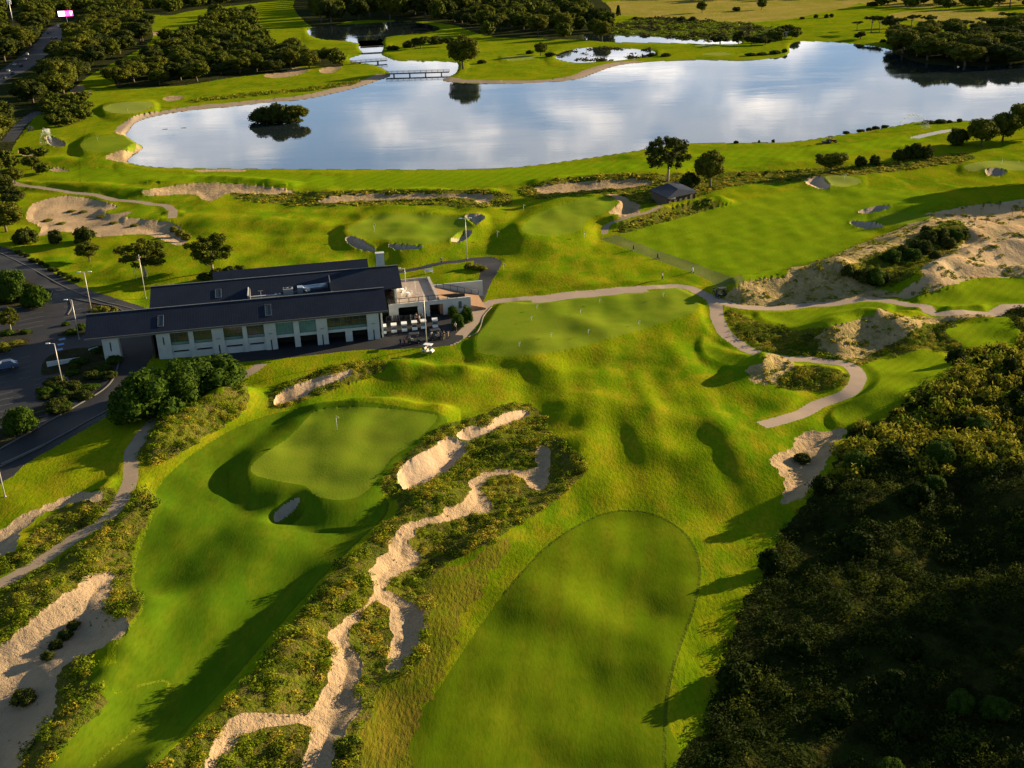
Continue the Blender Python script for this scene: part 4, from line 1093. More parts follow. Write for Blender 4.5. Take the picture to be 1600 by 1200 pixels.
fill_wood([(1205, 62), (1230, 50), (1245, 56), (1240, 63), (1215, 66)], 8, (5, 7), 'dark tree on the tip of land by the white culvert', 'trees by the white culvert', ['round'], 8, (1.2, 1.5), seed=11)
fill_wood([(80, 268), (60, 240), (14, 248), (-30, 262), (-30, 285), (30, 280)], 7, (3, 5), 'low dark tree on the rough bank at the upper left edge', 'low trees on the upper left bank', ['broad'], 10, (1.2, 1.6), seed=12)
WOOD.sort(key=lambda q: -q[0])
for w_, key, p, h, wd, label, group in WOOD[:285]:
    plant(key, p, h, wd, 'woodland_tree', label, 'tree', group, whole=w_ < 24)
# the smallest and farthest ones as one mass
if WOOD[285:]:
    rw = np.random.default_rng(4); tmpl = [make_crown('broad', 300 + i, None, 620, .085, 'leaf')[:2] for i in range(4)]
    VS, TS, off = [], [], 0
    for i, (w_, key, p, h, wd, label, group) in enumerate(WOOD[285:]):
        V, T3 = tmpl[i % 4]; a = rw.random() * 6.28; z = float(hf(*p)[0]); c, s_ = math.cos(a), math.sin(a); sx = wd / .86
        VS.append(np.stack([(V[:, 0] * c - V[:, 1] * s_) * sx + p[0], (V[:, 0] * s_ + V[:, 1] * c) * sx + p[1], (V[:, 2] - .12) * h * 1.1 + z], 1)); TS.append(T3 + off); off += len(V)
    o = link(bpy.data.objects.new('far_wood', fastmesh('far_wood', np.vstack(VS), np.vstack(TS), 'leaf'))); tag(o, 'mass of small dark treetops filling the most distant woods', 'wood', kind='stuff')
print('WOOD', len(WOOD))
# trees on the tall ridge right of the view
for k, (u, v) in enumerate([(1650, 286), (1672, 280), (1690, 292), (1712, 276), (1735, 284), (1760, 280)]):
    p = unp(u, v, 0); plant('broad', p[:2], 15 + k % 3 * 2, 13 + k % 2 * 3, 'dark_tree', 'large dark tree off to the right of the driving range', 'tree', 'trees to the right of the range')
for k, (x, y) in enumerate([(72, 50), (77, 58), (74, 66), (83, 72), (80, 80), (90, 84), (87, 92), (96, 98), (93, 106), (102, 112), (99, 120), (108, 124)]):
    plant('broad', (x, y), 6 + (k * 7 % 4), 8 + (k * 5 % 4), 'ridge_tree', 'dark tree on the high ridge to the right of the course', 'tree', 'trees on the high right ridge')

# ------------------------------------------------------------------ ground cover nobody could count
def dome(n, s, rng, blade=False):
    d = rng.normal(size=(n, 3)); d[:, 2] = np.abs(d[:, 2]); d /= np.linalg.norm(d, axis=1)[:, None]
    lob = 1 + .25 * np.sin(d[:, 0] * 5 + rng.random() * 6) * np.sin(d[:, 1] * 5 + rng.random() * 6)
    P = d * (lob * (.7 + .35 * rng.random(n)))[:, None]
    nn = d + rng.normal(size=(n, 3)) * .5; nn /= np.linalg.norm(nn, axis=1)[:, None]
    V, Q = leaf_quads(P, nn, s * (.6 + .8 * rng.random(n)), rng, 1.8)
    return V
def scatter_pts(ids, dens, rng, extra=None, ulim=(-120, 1720)):
    out = []
    for i in ids:
        wp = RW[i - 1][2]
        if extra is not None: wp = np.clip(wp, extra[0], extra[1])
        lo, hi = wp.min(0), wp.max(0); n = int((hi - lo).prod() * dens)
        p = lo + rng.random((n, 2)) * (hi - lo)
        k = region_at(p[:, 0], p[:, 1]) == i
        out.append(p[k])
    return np.vstack(out) if out else np.zeros((0, 2))
def cover(name, label, pts, size, nq, s, mats, rng, cat='ground cover', asp=(.6, 1.0), patch=6, thresh=.02):
    tm = [dome(nq, s, rng) for _ in range(6)]
    n = len(pts)
    if n == 0: return
    z = hf(pts[:, 0], pts[:, 1]); u, v = to_g(pts[:, 0], pts[:, 1])
    sz = size[0] + (size[1] - size[0]) * rng.random(n) ** 1.6
    a = rng.random(n) * 6.283; hh = sz * (asp[0] + (asp[1] - asp[0]) * rng.random(n))
    VV_, MI = [], []
    pn = vnoise(pts[:, 0] / patch, pts[:, 1] / patch, 21) + .25 * rng.normal(size=n)
    for t in range(6):
        k = np.arange(n) % 6 == t
        T_ = tm[t]
        c, s_ = np.cos(a[k])[:, None], np.sin(a[k])[:, None]
        x = (T_[:, 0] * c - T_[:, 1] * s_) * sz[k][:, None] + pts[k, 0][:, None]
        y = (T_[:, 0] * s_ + T_[:, 1] * c) * sz[k][:, None] + pts[k, 1][:, None]
        zz = T_[:, 2] * hh[k][:, None] + z[k][:, None] - .05
        VV_.append(np.stack([x, y, zz], -1).reshape(-1, 3))
        MI.append(np.repeat((pn[k] > thresh).astype(int), nq))
    V = np.vstack(VV_); Q = np.arange(len(V)).reshape(-1, 4)
    me = fastmesh(name, V, Q, mats, midx=np.concatenate(MI))
    o = link(bpy.data.objects.new(name, me)); tag(o, label, cat, kind='stuff')
    return o
ids = {m: [i + 1 for i, r in enumerate(RW) if r[1] == m and r[0] == 'heath_ground'] for m in ('heath', 'scrub')}
r_ = np.random.default_rng(5)
hp = scatter_pts([i for i in ids['heath']], 1.5, r_)
dd = np.hypot(hp[:, 0], hp[:, 1])
near = hp[dd < 240]; far = hp[dd >= 240]
cl = vnoise(near[:, 0] / 2.6, near[:, 1] / 2.6, 33)
near = near[(cl > -.28)]
cover('heath_tussocks', 'tufted green and golden heath covering the rough strips between fairways', near, (.24, .95), 120, .18, ['tuft', 'tufty'], r_, asp=(.4, .75), thresh=.14)
hb = near[(r_.random(len(near)) < .10) & (vnoise(near[:, 0] / 5, near[:, 1] / 5, 77) > .02)]
cover('heath_shrubs', 'darker low shrubs rising in clumps out of the heath', hb, (.6, 1.5), 200, .12, ['scrubleaf', 'tuft'], r_, asp=(.6, .95), thresh=.1)
far = far[r_.random(len(far)) < .30]
cover('far_heath', 'low dark rough grass along the strips below the lake', far, (.5, 1.2), 14, .6, ['tuft', 'tufty'], r_, asp=(.3, .5))
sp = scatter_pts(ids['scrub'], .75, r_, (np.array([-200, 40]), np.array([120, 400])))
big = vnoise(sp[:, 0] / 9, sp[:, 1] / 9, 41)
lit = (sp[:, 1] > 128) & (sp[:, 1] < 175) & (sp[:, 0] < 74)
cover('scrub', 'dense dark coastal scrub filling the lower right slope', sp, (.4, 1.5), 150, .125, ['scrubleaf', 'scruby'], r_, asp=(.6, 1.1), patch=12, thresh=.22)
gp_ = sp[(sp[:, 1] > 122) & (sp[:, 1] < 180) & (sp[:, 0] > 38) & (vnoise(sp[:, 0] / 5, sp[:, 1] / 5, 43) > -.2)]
cover('sunlight_toned_scrub', 'low scrub coloured gold to look sunlit along the top of the dark slope', gp_ + .3, (.5, 1.5), 80, .22, ['tuft', 'tufty'], r_, asp=(.9, 1.4), patch=8, thresh=-.2)  # low sun on the scrub tops is painted in with yellow leaves
# larger bushes among the scrub
k = 0
rs = np.random.default_rng(9)
wp = RW[ids['scrub'][0] - 1][2]
while k < 40:
    p = np.array([rs.uniform(20, 78), rs.uniform(66, 170)])
    if region_at(*p)[0] != ids['scrub'][0]: continue
    w_ = rs.uniform(2.2, 4.6)
    plant('scrubb' if k % 4 else 'bushg', p, w_ * rs.uniform(.5, .9), w_, 'scrub_bush', 'large rounded bush rising out of the dark scrub slope', 'shrub', 'large bushes in the dark scrub'); k += 1
# dune grass
dp = scatter_pts([i + 1 for i, r in enumerate(RW) if r[1] == 'dune'], 1.4, r_)
dp = dp[vnoise(dp[:, 0] / 3.2, dp[:, 1] / 3.2, 55) > .02]
cover('dune_grass', 'sparse grey green grass on the sand dunes', dp, (.2, .6), 22, .5, ['tuft', 'tufty'], r_, asp=(.4, .8), thresh=-.1)
sg = scatter_pts([i + 1 for i, r in enumerate(RW) if r[1] == 'sand'], .9, r_); sg = sg[vnoise(sg[:, 0] / 5, sg[:, 1] / 3, 58) > .16]
cover('marram_grass', 'golden green grass patches on the pale right hand dunes', sg, (.3, .8), 30, .45, ['tuft', 'tufty'], r_, asp=(.4, .8), thresh=-.1)
# debris and tufts on rough sand
gp = scatter_pts([i + 1 for i, r in enumerate(RW) if r[1] in ('sandr', 'sand', 'sandb')], 1.1, r_)
gp = gp[(vnoise(gp[:, 0] / 4, gp[:, 1] / 4, 56) > .16) & (np.hypot(gp[:, 0], gp[:, 1]) < 330)]
cover('sand_litter', 'small dry tufts and twigs scattered on the sand', gp, (.06, .22), 8, .8, ['tuft', 'bark'], r_, asp=(.3, .7))
# marsh reeds
mp_ = scatter_pts([i + 1 for i, r in enumerate(RW) if r[1] == 'marsh'] , .05, r_)
cover('reeds', 'dark reeds on the marshy flat beyond the lake', mp_, (1.2, 3.5), 20, .5, ['reed', 'tuft'], r_, asp=(.3, .6), patch=30)
pid = [i + 1 for i, r in enumerate(RW) if r[0] == 'pond'][1:2]
pp = scatter_pts(pid, .16, r_); pp = pp[(vnoise(pp[:, 0] / 14, pp[:, 1] / 14, 61) > .04)]
cover('pond_reeds', 'dark reed beds standing in the marshy pond', pp, (1.0, 2.6), 20, .5, ['reed', 'reed'], r_, asp=(.35, .6))
# fringe along the shore and dark edge of the tall rough
fr = []
G0 = cr_open([(560, 140), (500, 150), (400, 160), (300, 170)], 20)
for u, v in G0:
    for _ in range(4): fr.append(unp(u + random.uniform(-6, 6), v - 11 + random.uniform(-3, 2), 0)[:2])
cover('bank_grass', 'golden tussock grass on the bank along the upper left shore', np.array(fr), (.7, 1.4), 20, .5, ['tuft', 'tufty'], r_)
print('trees', NTREE[0], 'woods', nW, 'heath', len(near), len(far), 'scrub', len(sp), 'dune', len(dp), 'litter', len(gp))

# ------------------------------------------------------------------ clubhouse
club = empty('clubhouse', (BO[0], BO[1], 0), BANG)
tag(club, 'long two storey white clubhouse under dark gabled metal roofs', 'building')
FY = .55      # facade plane in the clubhouse frame
def fx(u, v, y=FY):
    """clubhouse-frame x where a photo column crosses the facade plane"""
    d = (u - 800) / F * RR - (v - 600) / F * UU + FW
    n = np.array([BEY[0], BEY[1], 0]); p0 = np.array([*b2w(0, y), 0])
    t = ((p0 - CAM) @ n) / (d @ n); P = CAM + d * t
    return float((P[:2] - BO) @ BEX), float(P[2])
def col(u): return fx(u, 520 - (u - 247) * .058)[0]
EV = 5.2
# front roof
mb = MB()
def gable(mb, x0, x1, ye0, yr, ye1, ze, zr, ze1=None, th=.22):
    ze1 = ze if ze1 is None else ze1
    for a, za, b, zb in ((ye0, ze, yr, zr), (yr, zr, ye1, ze1)):
        mb.hexa([(x0, a, za), (x1, a, za), (x1, b, zb), (x0, b, zb), (x0, a, za + th), (x1, a, za + th), (x1, b, zb + th), (x0, b, zb + th)])
gable(mb, 0, 52.2, 0, 5.4, 11.0, 5.2, 7.85, 5.9)
mb.build('roof', 'roof', club)
mb = MB(); gable(mb, 9.8, 56.1, 11.05, 17.4, 23.4, 5.85, 8.35, 6.0)
mb.build('roof', 'roof', club)
mb = MB(); gable(mb, 20.8, 50.7, 19.6, 24.0, 28.0, 6.6, 8.35, 6.4)
mb.build('roof', 'roof', club)
# ridge caps and fascia
mb = MB()
mb.box(0, 52.2, 5.25, 5.55, 8.05, 8.16); mb.box(9.8, 56.1, 17.25, 17.55, 8.55, 8.66)
mb.build('ridge_cap', 'dgrey', club)
mb = MB(); mb.box(-.06, 52.26, -.14, -.005, 5.1, 5.42); mb.build('gutter', 'dgrey', club)
# gable end walls and back walls
mb = MB()
for x0, x1, y0, yr, y1, ze, zr in ((10.6, 51.2, .9, 5.4, 10.6, 5.2, 7.7), ):
    mb.prism([(y0, 0), (y1, 0), (y1, 5.9), (yr, zr), (y0, 5.45)], 'x', x1 - .3, x1)
mb.prism([(10.9, 0), (22.8, 0), (22.8, 6.0), (17.4, 8.2), (10.9, 5.75)], 'x', 54.6, 54.95)
mb.prism([(10.9, 0), (22.8, 0), (22.8, 6.0), (17.4, 8.2), (10.9, 5.75)], 'x', 10.4, 10.7)
mb.box(10.7, 54.6, 22.5, 22.8, 0, 5.9)
mb.prism([(22.9, 0), (27.6, 0), (27.6, 6.3), (24, 8.2), (22.9, 7.7)], 'x', 21.3, 21.6)
mb.prism([(22.9, 0), (27.6, 0), (27.6, 6.3), (24, 8.2), (22.9, 7.7)], 'x', 49.9, 50.2)
mb.box(21.6, 49.9, 27.3, 27.6, 0, 6.2)
mb.build('wall', 'wall_white', club)
# facade: piers, spandrels, head band
PI_ = [(243, 264.5), (293, 301), (330, 348.5), (378, 385), (412, 430.5), (458, 467), (493.5, 511), (573, 592)]
mb = MB()
for a, b in PI_:
    wide = b - a > 12
    xa, xb = col(a), col(b)
    mb.box(xa, xb, FY - (.28 if wide else .10), FY + .5, -.3, 5.1)
mb.box(col(264.5), col(573), FY + .02, FY + .45, 4.78, 5.09)
op_low = [(430.5, 458), (467, 493.5), (511, 538), (549, 573)]
WIN = [(264.5, 293), (301, 330), (348.5, 378), (385, 412), (430.5, 458), (467, 493.5), (511, 573)]
for a, b in WIN:
    mb.box(col(a), col(b), FY + .03, FY + .42, 2.0, 2.5)
for a, b in WIN[:4]:
    mb.box(col(a), col(b), FY + .03, FY + .40, -.3, 1.15); mb.box(col(a), col(b), FY + .03, FY + .40, 1.5, 1.99)
    mb.box(col(a), col(a) + .25, FY + .03, FY + .40, 1.16, 1.49); mb.box(col(b) - .25, col(b), FY + .03, FY + .40, 1.16, 1.49)
mb.box(col(538), col(549), FY + .03, FY + .45, -.3, 1.99)
mb.build('facade', 'wall_white', club)
# dark interior behind the openings
mb = MB(); mb.box(col(264.5), col(592) - .4, 3.6, 3.8, -.3, 5.0); mb.box(col(264.5), col(592) - .4, FY + .5, 3.6, 2.15, 2.4); mb.box(10.8, 11.1, .9, 10, 0, 5); mb.build('interior_wall', 'interior', club)
# slits in the wide piers
for k, (a, b) in enumerate(PI_):
    if b - a < 12: continue
    xm = (col(a) + col(b)) / 2; y = FY - .285
    mb = MB()
    hi = (2.6, 4.2) if a < 260 else (-.2, 1.9)
    if a < 260: hi = (2.9, 4.3)
    mb.box(xm - .10, xm + .10, y - .02, y, *hi); mb.build('slot', 'black', club)
    if a > 260:
        mb = MB(); mb.box(xm - .3, xm + .3, y - .12, y, 3.0, 3.16); mb.build('wall_light', 'grey', club)
# windows: frame, glass and a glazed lower strip
for k, (a, b) in enumerate(WIN):
    x0, x1 = col(a) + .03, col(b) - .03
    fr = MB(); y = FY + .18
    n = 6 if k == 6 else 4 if k < 3 else 3
    fr.box(x0, x1, y - .05, y + .05, 2.5, 2.58); fr.box(x0, x1, y - .05, y + .05, 4.70, 4.78)
    for j in range(n + 1):
        xx = x0 + (x1 - x0) * j / n; fr.box(max(xx - .04, x0), min(xx + .04, x1), y - .04, y + .04, 2.581, 4.699)
    zb = 4.05 if k != 3 else 4.3
    fr.box(x0, x1, y - .06, y - .045, zb, zb + .06)
    w_ = fr.build('window', 'dgrey' if k not in (4, 5) else 'teal', club)
    g = MB(); g.box(x0 + .02, x1 - .02, y + .055, y + .075, 2.52, 4.76)
    g.build('pane', 'glass_teal' if k in (4, 5) else 'glass', w_)
    if k not in (4, 5):
        g = MB(); g.box(x0 + .05, x1 - .05, y - .09, y - .065, 2.58, 3.05); g.build('balustrade', 'glass_teal', w_)
# roof lights set into the roof slopes
def on_slope(u, v, roof):
    """photo point onto a roof slope: front one or back one"""
    y0, z0, y1, z1 = ((0, 5.42, 5.4, 8.07) if roof == 0 else (11.05, 6.07, 17.4, 8.57))
    d = (u - 800) / F * RR - (v - 600) / F * UU + FW
    sl_ = (z1 - z0) / (y1 - y0)
    n = np.array([-BEY[0] * sl_, -BEY[1] * sl_, 1.0]); p0 = np.array([*b2w(0, y0), z0])
    t = ((p0 - CAM) @ n) / (d @ n); P = CAM + d * t; q = P[:2] - BO
    return float(q @ BEX), float(q @ BEY), float(P[2]), sl_
for u, v, ro, w_, h_ in ((251, 502, 0, 1.0, 2.5), (419, 485, 0, 1.1, 2.6), (341, 459, 1, 1.1, 2.4)):
    x, y, z, s_ = on_slope(u, v, ro)
    def P_(dx, dy, dz): return (x + dx, y + dy, z + dy * s_ + dz)
    mb = MB()
    for a0, a1, b0, b1 in ((-w_ / 2, w_ / 2, -h_ / 2, -h_ / 2 + .08), (-w_ / 2, w_ / 2, h_ / 2 - .08, h_ / 2), (-w_ / 2, -w_ / 2 + .08, -h_ / 2 + .08, h_ / 2 - .08), (w_ / 2 - .08, w_ / 2, -h_ / 2 + .08, h_ / 2 - .08)):
        mb.hexa([P_(a0, b0, 0), P_(a1, b0, 0), P_(a1, b1, 0), P_(a0, b1, 0), P_(a0, b0, .12), P_(a1, b0, .12), P_(a1, b1, .12), P_(a0, b1, .12)])
    s = mb.build('skylight', 'dgrey', club)
    mb = MB(); a, b = w_ / 2 - .09, h_ / 2 - .09
    mb.hexa([P_(-a, -b, 0), P_(a, -b, 0), P_(a, b, 0), P_(-a, b, 0), P_(-a, -b, .07), P_(a, -b, .07), P_(a, b, .07), P_(-a, b, .07)]); mb.build('pane', 'glass', s)
# left porch: pillar, beam, ceiling, back pillars
mb = MB(); mb.box(col(156.5) + .1, col(183), FY - .1, FY + 2.0, -.1, 5.1); mb.build('pillar', 'wall_white', club)
mb = MB(); xm = (col(156.5) + col(183)) / 2; mb.box(xm - .1, xm + .1, FY - .13, FY - .105, 2.6, 4.2); mb.build('slot', 'black', club)
mb = MB(); mb.box(col(183), col(243), FY + .2, FY + .6, 4.75, 5.08); mb.box(1.4, 11, 2.7, 10.4, 4.9, 5.08); mb.build('porch_beam', 'wall_white', club)
mb = MB(); mb.box(1.6, 3.6, 8.4, 10.2, -.1, 4.9); mb.build('pillar', 'wall_white', club)
# chimney
mb = MB(); mb.box(52.1, 53.6, 17.8, 18.9, 4.5, 11.0); mb.box(52.0, 53.7, 17.7, 19.0, 11.0, 11.15); mb.build('chimney', 'wall_white', club)
# roof plant in the valley
mb = MB(); mb.box(28, 43, 9.3, 13.6, 6.15, 6.35); mb.box(27.7, 27.95, 9.2, 14.2, 5.9, 7.5); mb.build('plant_deck', 'dgrey', club)
mb = MB(); mb.box(27.5, 27.68, 9.6, 15.2, 6.2, 7.6); mb.hexa([(28, 9.9, 7.1), (33, 10.4, 6.9), (33, 10.65, 6.9), (28, 10.15, 7.1), (28, 9.9, 7.25), (33, 10.4, 7.05), (33, 10.65, 7.05), (28, 10.15, 7.25)]); mb.build('plant_screen', 'wall_white', club)
mb = MB(); mb.box(34.0, 35.8, 10.2, 11.6, 6.36, 7.9); mb.build('condenser', 'grey', club)
mb = MB()
for xx in (34.45, 35.35): mb.lathe([(0, .14), (.34, .14), (.36, 0)], 12, (xx, 10.9, 7.9))
mb.build('condenser_fan', 'black', club)
mb = MB(); mb.box(36.6, 37.6, 10.3, 11.7, 6.36, 8.0); mb.tube([(37.5, 11.2, 7.5), (40.2, 11.3, 7.6), (42.2, 11.4, 7.6)], .52, 12); mb.tube([(38.2, 10.6, 6.4), (38.2, 10.6, 7.2), (38.9, 10.4, 7.4)], .38, 10); mb.build('duct', 'ductmetal', club)
mb = MB(); mb.box(42.6, 42.75, 9.6, 14.2, 6.1, 8.7); mb.build('plant_screen', 'dgrey', club)
mb = MB(); mb.tube([(29.9, 10.6, 6.3), (29.9, 10.6, 8.0)], .04, 6); mb.box(29.5, 30.3, 10.55, 10.65, 7.9, 8.0); mb.build('antenna', 'grey', club)
mb = MB()
for xx in (32.6, 33.3): mb.lathe([(.12, 0), (.12, .5), (.2, .55), (.2, .7), (0, .75)], 10, (xx, 10.9, 6.35))
mb.build('roof_vent', 'white', club)

# terrace wing
ter = empty('terrace_wing', (BO[0], BO[1], 0), BANG)
tag(ter, 'low white wing with a paved roof terrace at the right end of the clubhouse', 'building')
T1 = 3.0
mb = MB(); mb.box(53.2, 63.0, 10.6, 24.6, 2.75, T1); mb.build('terrace_floor', 'terr', ter)
mb = MB()
mb.box(62.5, 63.0, 10.75, 24.9, T1, 3.45); mb.box(55.0, 62.5, 24.62, 24.9, 2.4, 3.4); mb.build('parapet', 'concrete', ter)
mb = MB()
mb.box(53.2, 55.0, 10.3, 10.7, 0, 2.74); mb.box(58.7, 61.0, 10.3, 10.7, 0, 2.74); mb.box(63.6, 69.0, 10.3, 10.7, 0, 2.9)
mb.box(55.0, 58.7, 10.32, 10.7, 2.25, 2.74); mb.box(61.0, 63.6, 10.32, 10.7, 2.25, 2.74); mb.box(53.2, 63.6, 10.28, 10.58, 2.75, 3.05)
mb.box(63.1, 69.0, 10.29, 10.7, 2.905, 3.12)
mb.build('wall', 'wall_white', ter)
mb = MB(); mb.box(53.3, 68.5, 14.2, 14.4, 0, 2.7); mb.box(53.2, 53.4, 10.75, 14, 0, 2.7); mb.build('interior_wall', 'interior', ter)
mb = MB(); mb.box(59.75, 59.95, 10.26, 10.298, .1, 2.5); mb.build('slot', 'black', ter)
mb = MB(); mb.box(66.6, 67.2, 10.25, 10.298, 1.0, 2.4); mb.build('vent_panel', 'dgrey', ter)
mb = MB()
for k in range(8):
    x = 53.4 + k * 1.86; mb.box(x - .05, x + .05, 10.35, 10.45, 3.06, 4.05)
mb.box(53.4, 66.4, 10.36, 10.44, 3.98, 4.06); mb.box(53.4, 66.4, 10.37, 10.43, 3.2, 3.26); mb.build('railing', 'dark', ter)
# ramp and stair side walls
mb = MB(); mb.box(63.02, 73.0, 19.6, 19.9, 0, 3.2); mb.build('ramp_wall', 'wall_white', ter)
mb = MB()
mb.hexa([(63.05, 11, 0), (72, 11, 0), (72, 19.5, 0), (63.05, 19.5, 0), (63.05, 11, 2.9), (72, 11, .35), (72, 19.5, .35), (63.05, 19.5, 2.9)]); mb.build('ramp', 'paving', ter)
mb = MB()
for k in range(7):
    x = 63.6 + k * 1.4; z = 2.9 - (x - 63.05) * .285; mb.box(x - .04, x + .04, 19.2, 19.28, z, z + 1.0)
mb.tube([(63.6, 19.24, 3.75), (72, 19.24, 1.35)], .05, 6); mb.build('handrail', 'dark', ter)

# terrace furniture
def round_table(x, y, z, lab, grp):
    t = empty('outdoor_table', (*b2w(x, y), z), BANG); tag(t, lab, 'table', grp)
    MB().lathe([(0, .70), (.55, .70), (.56, .75), (0, .75)], 14).build('table_top', 'tablew', t)
    MB().lathe([(.30, 0), (.28, .04), (.05, .06), (.05, .69)], 10).build('table_base', 'dgrey', t)
    return t
def chair(x, y, z, rz, lab, grp):
    t = empty('outdoor_chair', (*b2w(x, y), z), BANG + rz); tag(t, lab, 'chair', grp)
    MB().box(-.25, .25, -.25, .25, .42, .48).build('seat', 'tablew', t)
    MB().box(-.25, .25, .2, .26, .5, .9).build('backrest', 'tablew', t)
    for sx in (-.21, .21):
        for sy in (-.21, .21): MB().box(sx - .025, sx + .025, sy - .025, sy + .025, 0, .42).build('leg', 'tablew', t)
for tx, ty, nm in ((56.4, 17.2, 'far'), (57.2, 14.6, 'near')):
    round_table(tx, ty, T1, 'pale round table on the roof terrace, the one %s the railing' % ('farther from' if nm == 'far' else 'nearer to'), 'terrace tables')
    for k in range(4):
        a = k * 1.57 + .5
        chair(tx + .95 * math.cos(a), ty + .95 * math.sin(a), T1, a - 1.57, 'pale chair at the %s table on the roof terrace' % nm, 'chairs at the %s terrace table' % nm)

# ------------------------------------------------------------------ lamp posts
def lamp(u, v, h, heads, label, big=False, z=None, xy=None, ang=0.0, r=.09):
    p = at(u, v) if xy is None else np.array([*xy, z])
    t = empty('lamp_post', p - [0, 0, .05] if xy is None else p, ang); tag(t, label, 'lamp post')
    MB().tube([(0, 0, 0), (0, 0, h * .5), (0, 0, h)], [r, r * .8, r * .6], 10).build('pole', 'metal_pole', t)
    MB().lathe([(r * 2.2, 0), (r * 2.2, .08), (r * 1.1, .2)], 10).build('base', 'grey', t)
    for k in range(heads):
        s = (-1, 1)[k] if heads == 2 else -1
        MB().tube([(0, 0, h - .06), (s * .9, 0, h + .02)], .04, 6).build('arm', 'metal_pole', t)
        MB().hexa([(s * .75, -.16, h - .02), (s * 1.45, -.16, h - .0), (s * 1.45, .16, h), (s * .75, .16, h - .02), (s * .75, -.12, h + .12), (s * 1.4, -.10, h + .1), (s * 1.4, .10, h + .1), (s * .75, .12, h + .12)]).build('lamp_head', 'white', t)
    return t
lamp(143, 486, 8.2, 2, 'tall double headed lamp post where the access road meets the left roof end')
lamp(124, 530, 7.8, 1, 'tall single headed lamp post standing left of the lowest roof corner')
lamp(98, 600, 7.3, 1, 'tall lamp post over the dark bay rows of the car park')
lamp(228, 466, 9.5, 0, 'tall bare pale pole on the lawn left of the clubhouse roof')
lamp(667, 541, 9.9, 1, 'tall lamp post rising in front of the terrace next to the row of carts', r=.1)
lamp(730, 404, 9.3, 2, 'tall lamp post with a double head beside the dark asphalt path')
lamp(8, 776, 8.5, 1, 'lamp post cut by the left frame edge below the entrance road')
lamp(0, 0, 4.2, 1, 'slim white lamp post on the far side of the roof terrace', z=T1, xy=b2w(57.6, 19.6), r=.06)
lamp(0, 0, 4.0, 0, 'slim white post in the middle of the roof terrace', z=T1, xy=b2w(58.6, 11.6), r=.05)
# frame beside the gum tree
p0, p1 = at(213, 437), at(231, 436)
t = empty('goal_frame', p0, math.atan2(p1[1] - p0[1], p1[0] - p0[0])); tag(t, 'white metal frame with a crossbar on the lawn under the gum tree', 'frame')
L_ = float(np.linalg.norm(p1 - p0))
MB().tube([(0, 0, -.1), (0, 0, 2.3)], .06, 6).build('post', 'metal_pole', t); MB().tube([(L_, 0, -.1), (L_, 0, 2.3)], .06, 6).build('post', 'metal_pole', t)
MB().tube([(-.05, 0, 2.3), (L_ + .05, 0, 2.3)], .06, 6).build('crossbar', 'metal_pole', t)

# ------------------------------------------------------------------ golf carts
def wheel(parent, x, y, r, w_, rim='grey'):
    a = MB(); prof = [(r * .55, -w_ / 2), (r * .95, -w_ / 2), (r, -w_ * .3), (r, w_ * .3), (r * .95, w_ / 2), (r * .55, w_ / 2)]
    V = []; n = 14
    for rr, yy in prof:
        for k in range(n):
            q = 2 * math.pi * k / n; V.append((x + rr * math.cos(q), y + yy, r + rr * math.sin(q)))
    a.add(V, [(i * n + k, i * n + (k + 1) % n, (i + 1) * n + (k + 1) % n, (i + 1) * n + k) for i in range(len(prof) - 1) for k in range(n)], True)
    o = a.build('wheel', 'tyre', parent)
    b = MB(); V = [(x + r * .56 * math.cos(2 * math.pi * k / n), y + s * w_ * .4, r + r * .56 * math.sin(2 * math.pi * k / n)) for s in (-1, 1) for k in range(n)]
    b.add(V, [tuple(range(n))[::-1], tuple(range(n, 2 * n))] + [(k, (k + 1) % n, n + (k + 1) % n, n + k) for k in range(n)]); b.build('rim', rim, o)
    return o
